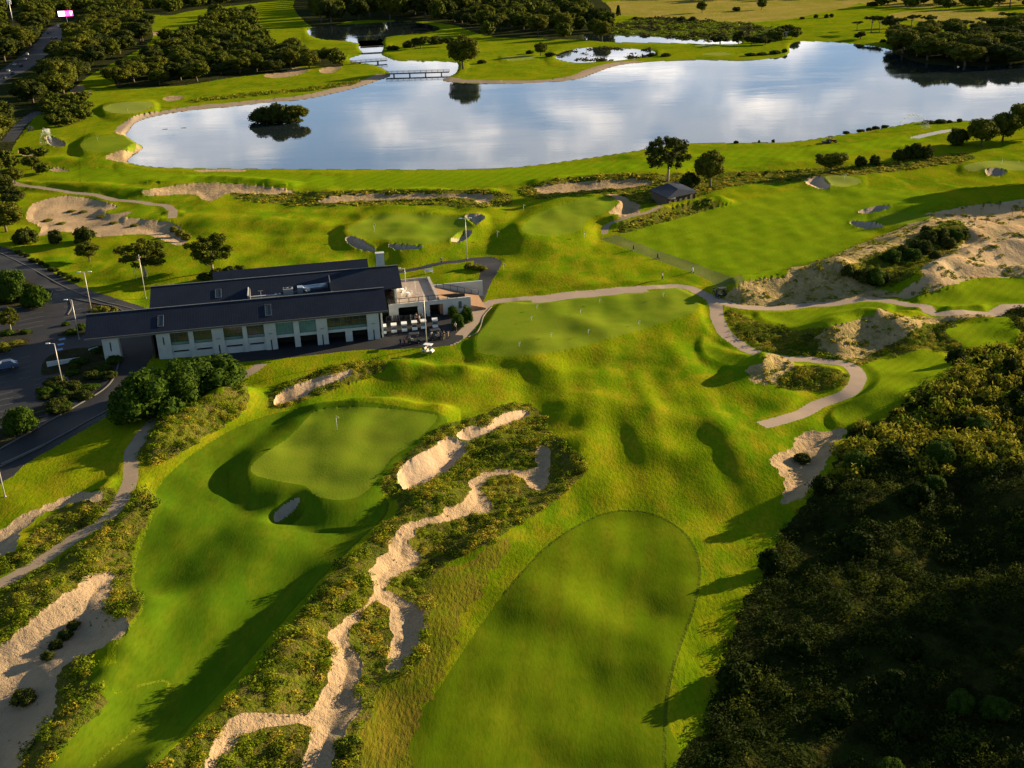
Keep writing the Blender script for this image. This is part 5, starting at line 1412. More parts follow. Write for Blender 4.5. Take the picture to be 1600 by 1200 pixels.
def make_cart(body='cart_white', roof='cart_white', bags=True):
    """golf cart, front towards -X"""
    t = empty('golf_cart', (0, 0, 0))
    mb = MB(); mb.prism([(-1.2, .28), (-1.15, .62), (-.75, .80), (-.62, .72), (-.55, .35), (.15, .35), (.2, .62), (.95, .66), (1.15, .55), (1.2, .30)], 'y', -.58, .58); mb.build('body', body, t, bevel=.03)
    mb = MB(); mb.prism([(-1.0, 1.80), (-.9, 1.88), (.75, 1.90), (.9, 1.82)], 'y', -.62, .62); mb.build('roof', roof, t, bevel=.02)
    mb = MB()
    for s in (-.54, .54):
        mb.tube([(-.72, s, .75), (-.55, s, 1.3), (-.80, s, 1.82)], .025, 6); mb.tube([(.62, s, .6), (.66, s, 1.84)], .025, 6)
    mb.build('roof_post', 'dgrey', t)
    MB().box(.05, .55, -.5, .5, .64, .78).build('seat', 'seat', t)
    MB().hexa([(.48, -.5, .8), (.56, -.5, .8), (.56, .5, .8), (.48, .5, .8), (.56, -.5, 1.2), (.64, -.5, 1.2), (.64, .5, 1.2), (.56, .5, 1.2)]).build('backrest', 'seat', t)
    MB().hexa([(-.73, -.5, .82), (-.71, -.5, .82), (-.71, .5, .82), (-.73, .5, .82), (-.60, -.5, 1.35), (-.58, -.5, 1.35), (-.58, .5, 1.35), (-.60, .5, 1.35)]).build('windscreen', 'glass', t)
    mb = MB(); mb.tube([(-.62, -.28, .75), (-.35, -.28, 1.05)], .02, 5); V = [(-.35 + .14 * math.cos(a) * .6, -.28 + .17 * math.sin(a), 1.05 + .14 * math.cos(a)) for a in [k * .5236 for k in range(13)]]
    mb.tube(V, .018, 5, cap=False); mb.build('steering_wheel', 'black', t)
    for x in (-.80, .82):
        for s in (-.52, .52): wheel(t, x, s, .23, .18)
    if bags:
        for s, m_ in ((-.25, 'cloth_dark'), (.25, 'dgrey')):
            b = MB().lathe([(.10, 0), (.13, .1), (.12, .75), (.14, .85)], 10, (.98, s, .60)).build('golf_bag', m_, t)
    return t
proto = make_cart()
CARTS = [(600, 521, 'leftmost of the white golf carts parked in the yard, beside the facade corner'), (616, 519, 'second white golf cart from the facade corner'), (632, 517, 'third white golf cart from the facade corner'), (648, 515, 'fourth white golf cart from the facade corner'), (662, 513, 'white golf cart parked just behind the tall lamp post'), (680, 511, 'rightmost white golf cart, parked apart beyond the tall lamp post')]
for k, (u, v, l) in enumerate(CARTS):
    c = proto if k == 0 else copy_tree(proto)
    p = at(u, v); c.location = p; c.scale = (.86,) * 3; c.rotation_euler = (0, 0, BANG + math.radians(86))
    tag(c, l, 'golf cart', 'white golf carts in the yard')
c = copy_tree(proto); p = at(669, 551); c.location = p; c.rotation_euler = (0, 0, math.radians(160)); tag(c, 'cream golf cart out on the grass in low sun below the yard', 'golf cart')
dk = make_cart('dark', 'dark')
for k, (u, v, rz, l) in enumerate([(647, 536, 190, 'dark golf cart at the yard edge left of the tall lamp post'), (681, 530, 20, 'dark golf cart at the yard edge right of the tall lamp post'), (1127, 464, 200, 'dark golf cart where the two pale paths meet under the dune'), (48, 205, 30, 'dark golf cart on the road by the left trees'), (140, 148, 10, 'dark golf cart on the upper left fairway'), (312, 33, 10, 'dark golf cart on the farthest left fairway')]):
    c = dk if k == 0 else copy_tree(dk)
    c.location = at(u, v); c.rotation_euler = (0, 0, math.radians(rz)); tag(c, l, 'golf cart')
# equipment in the yard
def bag_rack(u, v, lab):
    p = at(u, v); t = empty('bag_rack', p, BANG); tag(t, lab, 'bag rack', 'bag racks in the yard')
    mb = MB(); mb.box(-1.5, 1.5, -.04, .04, .85, .92); mb.box(-1.5, 1.5, -.3, .3, .05, .1)
    for x in (-1.45, 0, 1.45): mb.box(x - .03, x + .03, -.3, .3, 0, .9)
    mb.build('rack_frame', 'dgrey', t)
    for k in range(6):
        x = -1.25 + k * .5; MB().lathe([(.12, .1), (.14, .5), (.13, .95), (.10, 1.05)], 8, (x, -.1, 0)).build('golf_bag', random.choice(['cloth_dark', 'dgrey', 'black', 'silver']), t)
bag_rack(616, 501, 'rack of dark golf bags nearest the clubhouse in the cart yard')
bag_rack(636, 500, 'rack of dark golf bags under the dark openings of the terrace wing')
bag_rack(655, 499, 'rack of golf bags farthest from the clubhouse in the cart yard')
def trolley(u, v, m_, l):
    p = at(u, v); t = empty('golf_trolley', p, random.random() * 6); tag(t, l, 'golf trolley')
    MB().lathe([(.13, .2), (.16, .5), (.15, 1.0), (.1, 1.15)], 10).build('golf_bag', m_, t)
    mb = MB(); mb.tube([(0, .1, .3), (0, .5, 1.1)], .025, 5); mb.tube([(-.35, 0, .16), (.35, 0, .16)], .02, 5); mb.build('frame', 'dgrey', t)
    wheel(t, -.35, 0, .15, .05); wheel(t, .35, 0, .15, .05)
trolley(632, 538, 'red', 'red golf bag on a trolley at the yard edge left of the dark carts')
trolley(626, 539, 'cloth_dark', 'dark golf bag on a trolley at the left end of the yard edge')
trolley(693, 528, 'cloth_dark', 'dark golf bag on a trolley right of the dark cart at the yard edge')
trolley(700, 527, 'cloth_tan', 'tan golf bag on a trolley at the right end of the yard edge')
trolley(990, 391, 'dark', 'small dark golf bag standing alone on the grass below the range tee')
trolley(1028, 404, 'dark', 'dark golf bag standing by the middle of the range tee line')
trolley(1082, 426, 'white', 'pale golf bag near the lower end of the range tee line')
# bench on the lawn behind the terrace
p = at(670, 427); t = empty('bench', p, .05); tag(t, 'white bench on the small lawn behind the roof terrace', 'bench')
MB().box(-.9, .9, -.25, .25, .42, .5).build('seat', 'white', t); MB().box(-.9, .9, .2, .27, .5, .95).build('backrest', 'white', t)
for x in (-.75, .75): MB().box(x - .05, x + .05, -.22, .22, 0, .42).build('leg', 'white', t)

# ------------------------------------------------------------------ people
def skin_body(name, joints, edges, mat, parent, root=0):
    me = bpy.data.meshes.new(name); me.from_pydata([j[0] for j in joints], edges, [])
    me.materials.append(MATS[mat])
    o = bpy.data.objects.new(name, me); link(o, parent)
    md = o.modifiers.new('skin', 'SKIN'); md.use_smooth_shade = True
    sv = me.skin_vertices[0].data
    for i, j in enumerate(joints): sv[i].radius = (j[1], j[1] if len(j) < 3 else j[2]); sv[i].use_root = (i == root)
    s = o.modifiers.new('sub', 'SUBSURF'); s.levels = 1; s.render_levels = 1
    return o
def person(p, rz, label, top='shirt_white', legs='cloth_dark', stride=.18, arm=.35):
    t = empty('person', p, rz); tag(t, label, 'person')
    J = [((0, 0, .95), .13, .10), ((0, 0, 1.2), .14, .10), ((0, 0, 1.42), .13, .09), ((0, 0, 1.52), .055), ((0, .02, 1.66), .095, .11), ((0, .01, 1.76), .06),
         ((.19, 0, 1.42), .055), ((.24, arm * .3, 1.15), .045), ((.2, arm * .9, .98), .032), ((-.19, 0, 1.42), .055), ((-.24, arm * .25, 1.15), .045), ((-.12, arm * .95, .97), .032),
         ((.1, 0, .88), .09), ((.12, stride * .5, .5), .06), ((.12, stride, .08), .042), ((.12, stride + .14, .04), .035),
         ((-.1, 0, .88), .09), ((-.12, -stride * .3, .5), .06), ((-.12, -stride, .08), .042), ((-.12, -stride + .14, .04), .035)]
    Ed = [(0, 1), (1, 2), (2, 3), (3, 4), (4, 5), (2, 6), (6, 7), (7, 8), (2, 9), (9, 10), (10, 11), (0, 12), (12, 13), (13, 14), (14, 15), (0, 16), (16, 17), (17, 18), (18, 19)]
    skin_body('body', J, Ed, 'skin', t)
    S = [((0, 0, .93), .155, .125), ((0, 0, 1.2), .165, .125), ((0, 0, 1.43), .155, .115), ((.2, 0, 1.42), .075), ((.24, arm * .2, 1.22), .065), ((-.2, 0, 1.42), .075), ((-.24, arm * .2, 1.22), .065)]
    skin_body('shirt', S, [(0, 1), (1, 2), (2, 3), (3, 4), (2, 5), (5, 6)], top, t)
    L = [((0, 0, .94), .15, .12), ((.1, 0, .84), .105), ((.12, stride * .5, .5), .08), ((.12, stride, .12), .065), ((-.1, 0, .84), .105), ((-.12, -stride * .3, .5), .08), ((-.12, -stride, .12), .065)]
    skin_body('trousers', L, [(0, 1), (1, 2), (2, 3), (0, 4), (4, 5), (5, 6)], legs, t)
    MB().lathe([(.105, 0), (.112, .05), (.08, .12), (0, .15)], 10, (0, .0, 1.68)).build('hair', 'hair', t)
    return t
person(at(1035, 438), 1.4, 'person in a white top standing alone on the grass above the curved path', arm=.5)
person(at(690, 413), 0.4, 'person in dark clothes walking on the dark path behind the clubhouse', 'cloth_dark', 'cloth_dark')
person(at(1115, 460), 2.2, 'person in dark clothes standing beside the dark cart under the dune', 'cloth_dark', 'cloth_dark')
person(at(656, 505), 2.0, 'person in a white top standing among the bag racks in the yard', 'shirt_white', 'cloth_tan')
person(at(651, 503), .4, 'person in dark clothes beside the white topped one at the bag racks', 'cloth_dark', 'cloth_dark')
person(at(675, 531), 1.0, 'person in a white top at the dark cart right of the tall lamp post', 'shirt_white', 'cloth_dark')
person(at(712, 517), 2.6, 'person in a white top at the shrubs on the right side of the yard', 'shirt_white', 'cloth_dark')
person(np.array([*b2w(54.3, 13.3), T1]), 1.2, 'person in dark clothes standing by the roof edge on the terrace', 'cloth_dark', 'cloth_dark')
person(at(694, 531), .2, 'person in dark clothes bending over bags at the yard edge', 'cloth_dark', 'cloth_tan', arm=.6)

# ------------------------------------------------------------------ flags
FL = [(527, 672, 2.3, 'yellow flag on the large kidney green left of the sand bunkers'), (585, 363, 2.1, 'yellow flag on the oval green behind the clubhouse'), (1319, 284, 2.1, 'flag on the small pale green beside the deep bunker above the range'), (1565, 259, 2.1, 'flag on the pale green at the far right edge'), (200, 176, 2.2, 'flag on the upper left green near the lake corner'), (153, 222, 2.2, 'flag on the left green beside the sprinkler'), (818, 329, 1.6, 'small flag on the ridge left of the pear shaped green'), (913, 372, 1.6, 'small flag on the lower right rim of the pear shaped green'), (777, 371, 1.6, 'small flag on the rough hump right of the oval green'), (787, 423, 1.6, 'small flag on the grass right of the asphalt path bend')]
def flag(u, v, h, l, g=None, small=False):
    p = at(u, v); t = empty('flag_pin', p, -.6); tag(t, l, 'flag', g)
    MB().tube([(0, 0, -.05), (0, 0, h)], .03 if not small else .035, 5).build('pin', 'white', t)
    s = .5 if not small else .26
    MB().hexa([(0, -.015, h - s * .75), (s * 1.1, .03, h - s * .62), (s * 1.1, .05, h - s * .62), (0, .015, h - s * .75), (0, -.015, h), (s * 1.1, .03, h - s * .12), (s * 1.1, .05, h - s * .12), (0, .015, h)]).build('cloth', 'flag' if not small else 'white', t)
for f in FL: flag(*f)
for u, v in [(1036, 464), (937, 473), (839, 483), (830, 501), (907, 490), (861, 527), (919, 522), (811, 542), (998, 508)]:
    flag(u, v, .9, 'short white practice pin on the long putting green', 'practice pins on the long putting green', True)

# ------------------------------------------------------------------ pavilion by the range
RL, RF_, RR_, RB = unp(1014, 296, 3.0), unp(1043, 310, 3.4), unp(1090, 299, 3.4), unp(1058, 284, 3.0)
gz = float(hf(RF_[0], RF_[1])[0]); ctr = (RL + RF_ + RR_ + RB) / 4
t = empty('pavilion', (ctr[0], ctr[1], 0)); tag(t, 'dark timber pavilion with a blue grey roof at the corner of the range', 'pavilion')
rel = [p - np.array([ctr[0], ctr[1], 0]) for p in (RL, RF_, RR_, RB)]
cz = 4.3
mb = MB(); top = (0, 0, cz)
ins_ = [np.array([r[0] * .30, r[1] * .30, cz]) for r in rel]
V = [tuple(r) for r in rel] + [tuple(r - [0, 0, .22]) for r in rel] + [tuple(np.array([(rel[0] + rel[3])[0] * .28, (rel[0] + rel[3])[1] * .28, cz])), tuple(np.array([(rel[1] + rel[2])[0] * .28, (rel[1] + rel[2])[1] * .28, cz]))]
mb.add(V, [(0, 1, 9, 8), (1, 2, 9), (2, 3, 8, 9), (3, 0, 8), (4, 5, 1, 0), (5, 6, 2, 1), (6, 7, 3, 2), (7, 4, 0, 3), (4, 7, 6, 5)])
mb.build('roof', 'roof', t)
mb = MB(); q = [r * .88 for r in rel]
for a, b in ((1, 2), (2, 3), (3, 0), (0, 1)):
    A_, B_ = q[a], q[b]; d = (B_ - A_); d[2] = 0; d /= np.linalg.norm(d); nrm = np.array([-d[1], d[0], 0]) * .1
    z0 = gz - 1.5
    def PP(P, s, z): return (P[0] + nrm[0] * s, P[1] + nrm[1] * s, z)
    mb.hexa([PP(A_, -1, z0), PP(B_, -1, z0), PP(B_, 1, z0), PP(A_, 1, z0), PP(A_, -1, 2.78), PP(B_, -1, 2.95), PP(B_, 1, 2.95), PP(A_, 1, 2.78)])
mb.build('wall', 'timber', t)
mb = MB()
for k in range(6):
    P = q[1] + (q[2] - q[1]) * (k / 5); d = (q[2] - q[1]); d[2] = 0; d /= np.linalg.norm(d); o_ = np.array([d[1], -d[0], 0]) * .16
    mb.box(P[0] + o_[0] - .07, P[0] + o_[0] + .07, P[1] + o_[1] - .07, P[1] + o_[1] + .07, gz - 1, 2.9)
mb.build('post', 'dark', t)
P = q[1] + (q[2] - q[1]) * .16; MB().box(P[0] - .9, P[0] + .7, P[1] - .75, P[1] - .35, gz + 1.0, gz + 1.35).build('counter', 'white', t)

# ------------------------------------------------------------------ bridges and water works
def bridge(A, B, w_, zd, npost, label, rail=True):
    A = unp(*A, zd); B = unp(*B, zd); L_ = float(np.linalg.norm((B - A)[:2])); a = math.atan2(*(B - A)[1::-1])
    t = empty('footbridge', (A[0], A[1], 0), a); tag(t, label, 'bridge')
    MB().box(0, L_, -w_ / 2, w_ / 2, zd - .35, zd).build('deck', 'timber', t)
    for k in range(npost):
        x = L_ * (k + .5) / npost; MB().box(x - .22, x + .22, -w_ / 2 + .1, w_ / 2 - .1, -1.0, zd - .36).build('pier', 'dark', t)
    if rail:
        for s in (-1, 1):
            mb = MB(); y = s * (w_ / 2 - .06); mb.tube([(0, y, zd + 1.1), (L_, y, zd + 1.1)], .06, 5); mb.tube([(0, y, zd + .6), (L_, y, zd + .6)], .04, 5)
            n = int(L_ / 3)
            for k in range(n + 1): mb.box(L_ * k / n - .05, L_ * k / n + .05, y - .05, y + .05, zd, zd + 1.1)
            mb.build('railing', 'dark', t)
bridge((603, 115), (702, 112), 3.0, 1.1, 4, 'long dark footbridge across the lake inlet beside the big tree')
bridge((548, 98), (604, 94), 2.6, 1.0, 2, 'shorter dark footbridge behind the long one over the channel')
for A, B, l in (((560, 83), (600, 81), 'low dark weir wall across the channel, nearer of the two'), ((563, 73), (598, 71), 'low dark weir wall across the channel, farther of the two')):
    bridge(A, B, 1.6, .15, 3, l, False)
c = at(1218, 57); t = empty('culvert', c); tag(t, 'small white concrete culvert with two dark openings beyond the lake', 'culvert')
MB().box(-5.5, 5.5, -.4, .6, -.3, 3.0).build('headwall', 'concrete', t)
for x in (-2.1, 2.1): MB().box(x - 1.4, x + 1.4, -.46, -.405, .2, 2.2).build('opening', 'black', t)
# floating logs
for u, v in ((287, 200), (258, 202)):
    p = unp(u, v, WL); t = MB().tube([(-1.1, 0, -.05), (.9, .3, .02)], .14, 7).build('floating_log', 'dark', None, p); tag(t, 'dark log floating in the shallow left corner of the lake', 'log', 'logs in the lake corner')

# ------------------------------------------------------------------ cars
def make_car(paint):
    """front towards +X"""
    t = empty('car', (0, 0, 0))
    def shell(pr, hw0, hw1, mat, name, par):
        mb = MB(); n = len(pr); zmid = .75
        V = [(x, -(hw0 if z < zmid else hw1), z) for x, z in pr] + [(x, (hw0 if z < zmid else hw1), z) for x, z in pr]
        mb.add(V, [tuple(range(n))[::-1], tuple(range(n, 2 * n))] + [(i, (i + 1) % n, n + (i + 1) % n, n + i) for i in range(n)])
        return mb.build(name, mat, par, bevel=.05)
    shell([(-2.15, .28), (-2.2, .62), (-2.05, .95), (-1.5, 1.0), (.95, .98), (1.95, .80), (2.15, .55), (2.1, .28)], .88, .82, paint, 'body', t)
    mb = MB(); mb.hexa([(-1.75, -.78, .96), (1.05, -.78, .94), (1.05, .78, .94), (-1.75, .78, .96), (-1.15, -.62, 1.42), (.25, -.62, 1.42), (.25, .62, 1.42), (-1.15, .62, 1.42)]); mb.build('window', 'glass', t)
    mb = MB(); mb.box(-1.2, .3, -.64, .64, 1.415, 1.47); mb.build('roof', paint, t, bevel=.02)
    for x in (-1.35, 1.35):
        for s in (-.8, .8): wheel(t, x, s, .32, .2, 'silver')
    for s in (-.6, .6):
        MB().box(2.07, 2.17, s - .18, s + .18, .56, .70).build('headlight', 'white', t)
        MB().box(-2.22, -2.12, s - .18, s + .18, .68, .82).build('tail_light', 'red', t)
    return t
proto_c = {}
def car(u, v, paint, rz, l, g=None):
    if paint not in proto_c: proto_c[paint] = make_car(paint); c = proto_c[paint]
    else: c = copy_tree(proto_c[paint])
    c.location = at(u, v); c.rotation_euler = (0, 0, rz); tag(c, l, 'car', g)
a_, b__ = at(0, 118), at(45, 90); RZ = math.atan2(b__[1] - a_[1], b__[0] - a_[0])
for u, v, m_, l in [(23, 102, 'white', 'white car in the far lane, first of the lone whites on the busy road'), (33, 104, 'red', 'red car beside the white one on the busy road'), (13, 112, 'silver', 'silver car on the near stretch of the busy road'), (20, 116, 'carblue', 'blue car on the near stretch of the busy road'), (7, 123, 'dark', 'dark car nearest the left frame edge on the busy road'), (43, 86, 'white', 'white van sized car where the road slips behind the trees'), (39, 94, 'silver', 'silver car just below the gap in the roadside trees'), (91, 42, 'white', 'white car farthest up the busy road below the pink screen'), (80, 50, 'silver', 'silver car in the upper gap between the trees'), (81, 61, 'red', 'red car in the upper gap between the trees'), (88, 60, 'silver', 'silver car beside the red one in the upper gap'), (76, 53, 'dark', 'dark car at the left of the upper gap')]:
    car(u, v, m_, RZ + (math.pi if v % 2 else 0), l)
p_, q_ = at(-10, 571), at(20, 566)
car(8, 576, 'carblue', math.atan2(q_[1] - p_[1], q_[0] - p_[0]) + math.pi, 'dark blue car parked by itself at the left frame edge of the car park')

# big roadside screen
p = at(105, 36); t = empty('billboard', p, .1); tag(t, 'glowing pink roadside screen standing among the dark trees', 'billboard')
MB().box(-.5, .5, -.4, .4, -1, 6.5).build('post', 'dgrey', t)
MB().box(-6.9, 6.9, -.5, .5, 5.9, 11.2).build('housing', 'dark', t)
MB().box(-6.6, -.6, -.56, -.505, 6.3, 10.8).build('screen', 'screen_pale', t)
s = MB().box(-.6, 6.6, -.56, -.505, 6.3, 10.8).build('screen', 'screen_pink', t)
mb = MB(); mb.box(3.9, 6.4, -.62, -.565, 8.6, 10.5); mb.box(4.6, 5.2, -.62, -.565, 6.6, 8.2); mb.build('screen_image', 'screen_pale', t)
# phone mast
p = at(22, 44); t = empty('phone_mast', p); tag(t, 'pale phone mast with panel antennas above the left trees', 'mast')
MB().tube([(0, 0, 0), (0, 0, 26)], [.45, .3], 8).build('pole', 'metal_pole', t)
for k in range(6):
    a = k * 1.047; x, y = 1.6 * math.cos(a), 1.6 * math.sin(a); MB().box(x - .3, x + .3, y - .15, y + .15, 20.5, 24.5).build('antenna', 'white', t)
mb = MB(); mb.lathe([(1.4, 0), (1.6, 0), (1.6, .15), (1.4, .15)], 12, (0, 0, 22)); mb.box(-1.5, 1.5, -.06, .06, 22, 22.12); mb.box(-.06, .06, -1.5, 1.5, 22.13, 22.25); mb.build('platform', 'grey', t)

# ------------------------------------------------------------------ tractor mower
p = at(1299, 223); t = empty('tractor', p, .1); tag(t, 'dark red tractor mower working on the fairway beside the lake', 'tractor')
mb = MB(); mb.prism([(-1.3, .5), (-1.3, 1.2), (-.2, 1.25), (0, 1.1), (1.5, 1.0), (1.6, .5)], 'y', -.45, .45); mb.build('body', 'red', t, bevel=.04)
mb = MB(); mb.box(-1.0, .2, -.55, .55, 2.1, 2.2)
for x in (-.9, .1):
    for s in (-.5, .5): mb.box(x - .04, x + .04, s - .04, s + .04, 1.2, 2.1)
mb.build('cab_frame', 'dark', t)
for x, r in ((-.9, .62), (1.2, .42)):
    for s in (-.7, .7): wheel(t, x, s, r, .3)
MB().box(-2.9, -1.6, -1.3, 1.3, .15, .6).build('mower_deck', 'dark', t)

# saplings staked in the sand
for u, v, h_ in [(1502, 338, 14), (1533, 338, 18), (1536, 327, 10), (1561, 326, 12), (1541, 350, 12), (1522, 352, 14), (1581, 338, 14), (1597, 335, 12), (1514, 346, 8)]:
    p = at(u, v); m_ = h_ / 6.2; t = empty('sapling', p, random.random() * 6); tag(t, 'thin staked sapling planted in the pale sand', 'sapling', 'saplings in the right sand dune')
    MB().tube([(0, 0, -.1), (.05, 0, m_ * .5), (0, .03, m_ * .9)], [.05, .04, .02], 6).build('stem', 'bark', t)
    V, Q = [], []
    rg = np.random.default_rng(int(u)); c_, n_, s_ = clump_leaves(np.array([0, 0, m_ * .72]), m_ * .2, 60, .16, rg, flat_=1.6); V, Q = leaf_quads(c_, n_, s_, rg)
    link(bpy.data.objects.new('foliage', fastmesh('foliage', V, Q, 'leafd')), t)

# sprinklers throwing water
def sprinkler(u, v, du, hgt, name, lab):
    p = at(u, v); q = at(u + du, v + 4); d = (q - p)[:2]
    rg = np.random.default_rng(3); n = 2600; tt = rg.random(n) ** .8; a = (rg.random(n) - .5) * .5
    ca, sa = np.cos(a), np.sin(a)
    x = (d[0] * ca - d[1] * sa) * tt; y = (d[0] * sa + d[1] * ca) * tt; z = hgt * 4 * tt * (1 - tt) * (.85 + .15 * rg.random(n)) + .3 + rg.normal(size=n) * .12
    P = np.stack([x, y, z], 1) + rg.normal(size=(n, 3)) * .15
    nn = rg.normal(size=(n, 3)); nn /= np.linalg.norm(nn, axis=1)[:, None]
    V, Q = leaf_quads(P, nn, .05 + .09 * rg.random(n), rg, 1.2)
    o = link(bpy.data.objects.new(name, fastmesh(name, V, Q, 'sprayw'))); o.location = p; tag(o, lab, 'water spray', kind='stuff')
sprinkler(1404, 197, 46, 4.5, 'water_spray', 'arc of sprinkler water over the far right fairway')
sprinkler(80, 222, -8, 5.5, 'water_spray', 'plume of sprinkler water beside the left bunker')

# ------------------------------------------------------------------ car park details
def strip(A, B, w_, h_, mat, mb, hfz=True):
    a, b = at(*A), at(*B); d = (b - a)[:2]; L_ = np.linalg.norm(d); d /= L_; n_ = np.array([-d[1], d[0]]) * w_ / 2
    m = max(1, int(L_ / 2))
    for k in range(m):
        p, q = a[:2] + d * L_ * k / m, a[:2] + d * L_ * (k + 1) / m
        zp, zq = hf(*p)[0], hf(*q)[0]
        lo = -.05 if h_ > .03 else .002
        mb.hexa([(*(p - n_), zp + lo), (*(q - n_), zq + lo), (*(q + n_), zq + lo), (*(p + n_), zp + lo), (*(p - n_), zp + h_), (*(q - n_), zq + h_), (*(q + n_), zq + h_), (*(p + n_), zp + h_)])
mb = MB()
for k in range(9): strip((52, 594 + 8.6 * k), (90 - k * 1.5, 586 + 8.6 * k), .10, .012, '', mb)
for k in range(12): strip((-12, 556 + 9 * k), (20, 549 + 9 * k), .10, .012, '', mb)
for k in range(5): strip((28, 488 + 7 * k), (68, 480 + 7 * k), .10, .012, '', mb)
for k in range(4): strip((100, 480 + 8 * k), (128, 474 + 8 * k), .10, .012, '', mb)
for k in range(5): strip((30, 560 + 8 * k), (48, 556 + 8 * k), .10, .012, '', mb)
o = mb.build('bay_lines', 'line'); tag(o, kind='structure')
for k, (u, v) in enumerate(((92, 531), (90, 539), (88, 547))):
    mb = MB(); strip((u, v), (u + 10, v - 2), .9, .014, '', mb); o = mb.build('blue_marking', 'blue_paint'); tag(o, kind='structure')
def kerb_line(pts, name='kerb', h_=.14, w_=.22, mat='kerb'):
    P = cr_open(pts, 5); mb = MB()
    for k in range(len(P) - 1): strip(P[k], P[k + 1], w_, h_, '', mb)
    o = mb.build(name, mat); tag(o, kind='structure')
kerb_line([(240, 574), (225, 590), (200, 618), (170, 640), (120, 668), (60, 700), (0, 730)])
kerb_line([(186, 566), (178, 590), (160, 610), (120, 634), (60, 668), (0, 702)])
kerb_line([(108, 466), (150, 474), (180, 480), (196, 488)])
kerb_line([(108, 466), (112, 480), (106, 492)])
kerb_line([(-10, 482), (40, 480), (72, 470), (82, 456)])
kerb_line([(0, 395), (50, 420), (100, 448), (150, 468), (205, 482), (230, 492)], h_=.1)
kerb_line([(94, 640), (110, 606), (104, 590)])
kerb_line([(3, 727), (36, 712), (70, 696)], 'median_kerb', .25, .35, 'kerb')
kerb_line([(732, 527), (745, 520), (752, 508), (756, 494), (768, 480)], 'kerb', .1, .2, 'path')
# white low walls near the entrance
def low_wall(A, B, h_, lab):
    a, b = at(*A), at(*B); L_ = float(np.linalg.norm((b - a)[:2])); t = MB().box(0, L_, -.15, .15, -.6, h_).build('low_wall', 'wall_white', None, a)
    t.rotation_euler = (0, 0, math.atan2(b[1] - a[1], b[0] - a[0])); tag(t, lab, 'wall')
low_wall((74, 573), (126, 563), .9, 'low white garden wall in the planted bed by the car park')
low_wall((140, 552), (154, 548), .8, 'short piece of white wall beside the left porch pillar')

# ------------------------------------------------------------------ camera, sun and sky
cd = bpy.data.cameras.new('camera'); cam = bpy.data.objects.new('camera', cd); COL.objects.link(cam)
cd.sensor_width = 36; cd.lens = 36 * F / 1600; cd.clip_end = 30000; cd.clip_start = .5
M = Matrix(((RR[0], UU[0], -FW[0], 0), (RR[1], UU[1], -FW[1], 0), (RR[2], UU[2], -FW[2], H), (0, 0, 0, 1)))
cam.matrix_world = M
scn.camera = cam
sl = bpy.data.lights.new('sun', 'SUN'); sl.energy = 5.0; sl.angle = math.radians(.6); sl.color = (1.0, .77, .47)
so = bpy.data.objects.new('sun', sl); COL.objects.link(so)
so.rotation_euler = Vector(SUN).to_track_quat('Z', 'Y').to_euler()
w = bpy.data.worlds.new('World'); scn.world = w; w.use_nodes = True
nt = w.node_tree; bg = nt.nodes['Background']; bg.inputs['Strength'].default_value = .05
sky = nt.nodes.new('ShaderNodeTexSky'); sky.sky_type = 'NISHITA'; sky.sun_disc = False
sky.sun_elevation = SUN_EL; sky.sun_rotation = math.pi / 2 - SUN_AZ
sky.air_density = 1.0; sky.dust_density = .6; sky.ozone_density = 1.5
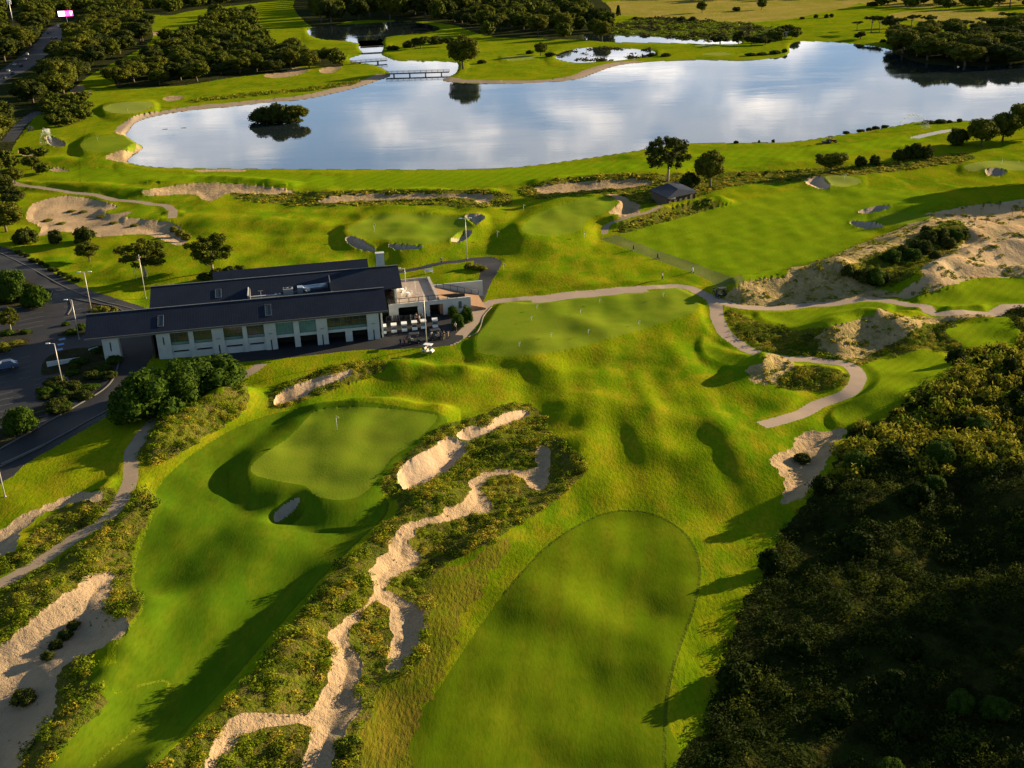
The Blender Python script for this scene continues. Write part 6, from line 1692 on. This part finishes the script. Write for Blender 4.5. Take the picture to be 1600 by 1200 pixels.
# drifting cloud bank low in the sky
tc = nt.nodes.new('ShaderNodeTexCoord')
mp = nt.nodes.new('ShaderNodeMapping'); mp.inputs['Scale'].default_value = (1.0, 1.0, 2.6); mp.inputs['Location'].default_value = (.35, .1, .2)
nt.links.new(tc.outputs['Generated'], mp.inputs['Vector'])
def wn(scale, lo, hi, det=6, rough=.55, dist=.3):
    n = nt.nodes.new('ShaderNodeTexNoise'); n.inputs['Scale'].default_value = scale; n.inputs['Detail'].default_value = det
    n.inputs['Roughness'].default_value = rough; n.inputs['Distortion'].default_value = dist
    nt.links.new(mp.outputs[0], n.inputs['Vector'])
    r = nt.nodes.new('ShaderNodeMapRange'); r.interpolation_type = 'SMOOTHSTEP'
    r.inputs[1].default_value = lo; r.inputs[2].default_value = hi
    nt.links.new(n.outputs[0], r.inputs[0]); return r.outputs[0]
cov = wn(8.5, .36, .58)
brt = wn(13.0, .42, .68, 9)
cc = mixc(nt, brt, (6.6, 7.2, 8.2), (15.5, 14.3, 13.2))
sx = nt.nodes.new('ShaderNodeSeparateXYZ'); nt.links.new(tc.outputs['Generated'], sx.inputs[0])
lowr = nt.nodes.new('ShaderNodeMapRange'); lowr.interpolation_type = 'SMOOTHSTEP'; lowr.inputs[1].default_value = .40; lowr.inputs[2].default_value = .22
nt.links.new(sx.outputs['Z'], lowr.inputs[0])
mm = nt.nodes.new('ShaderNodeMath'); mm.operation = 'MULTIPLY'; nt.links.new(lowr.outputs[0], mm.inputs[0]); nt.links.new(cov, mm.inputs[1])
north = nt.nodes.new('ShaderNodeMapRange'); north.interpolation_type = 'SMOOTHSTEP'; north.inputs[1].default_value = -.1; north.inputs[2].default_value = .45
nt.links.new(sx.outputs['Y'], north.inputs[0])
m2 = nt.nodes.new('ShaderNodeMath'); m2.operation = 'MULTIPLY'; nt.links.new(mm.outputs[0], m2.inputs[0]); nt.links.new(north.outputs[0], m2.inputs[1]); mm = m2
m3 = nt.nodes.new('ShaderNodeMath'); m3.operation = 'MULTIPLY'; nt.links.new(lowr.outputs[0], m3.inputs[0]); nt.links.new(north.outputs[0], m3.inputs[1])
base = mixc(nt, m3.outputs[0], sky.outputs[0], (3.4, 5.0, 7.1))
col = mixc(nt, mm.outputs[0], base, cc)
nt.links.new(col, bg.inputs['Color'])
vs = scn.view_settings; vs.view_transform = 'Standard'; vs.look = 'None'; vs.gamma = 1; vs.exposure = 1.55
vs.use_curve_mapping = False
scn.cycles.max_bounces = 6; scn.cycles.diffuse_bounces = 2; scn.cycles.glossy_bounces = 3; scn.cycles.transparent_max_bounces = 8
scn.cycles.use_denoising = True
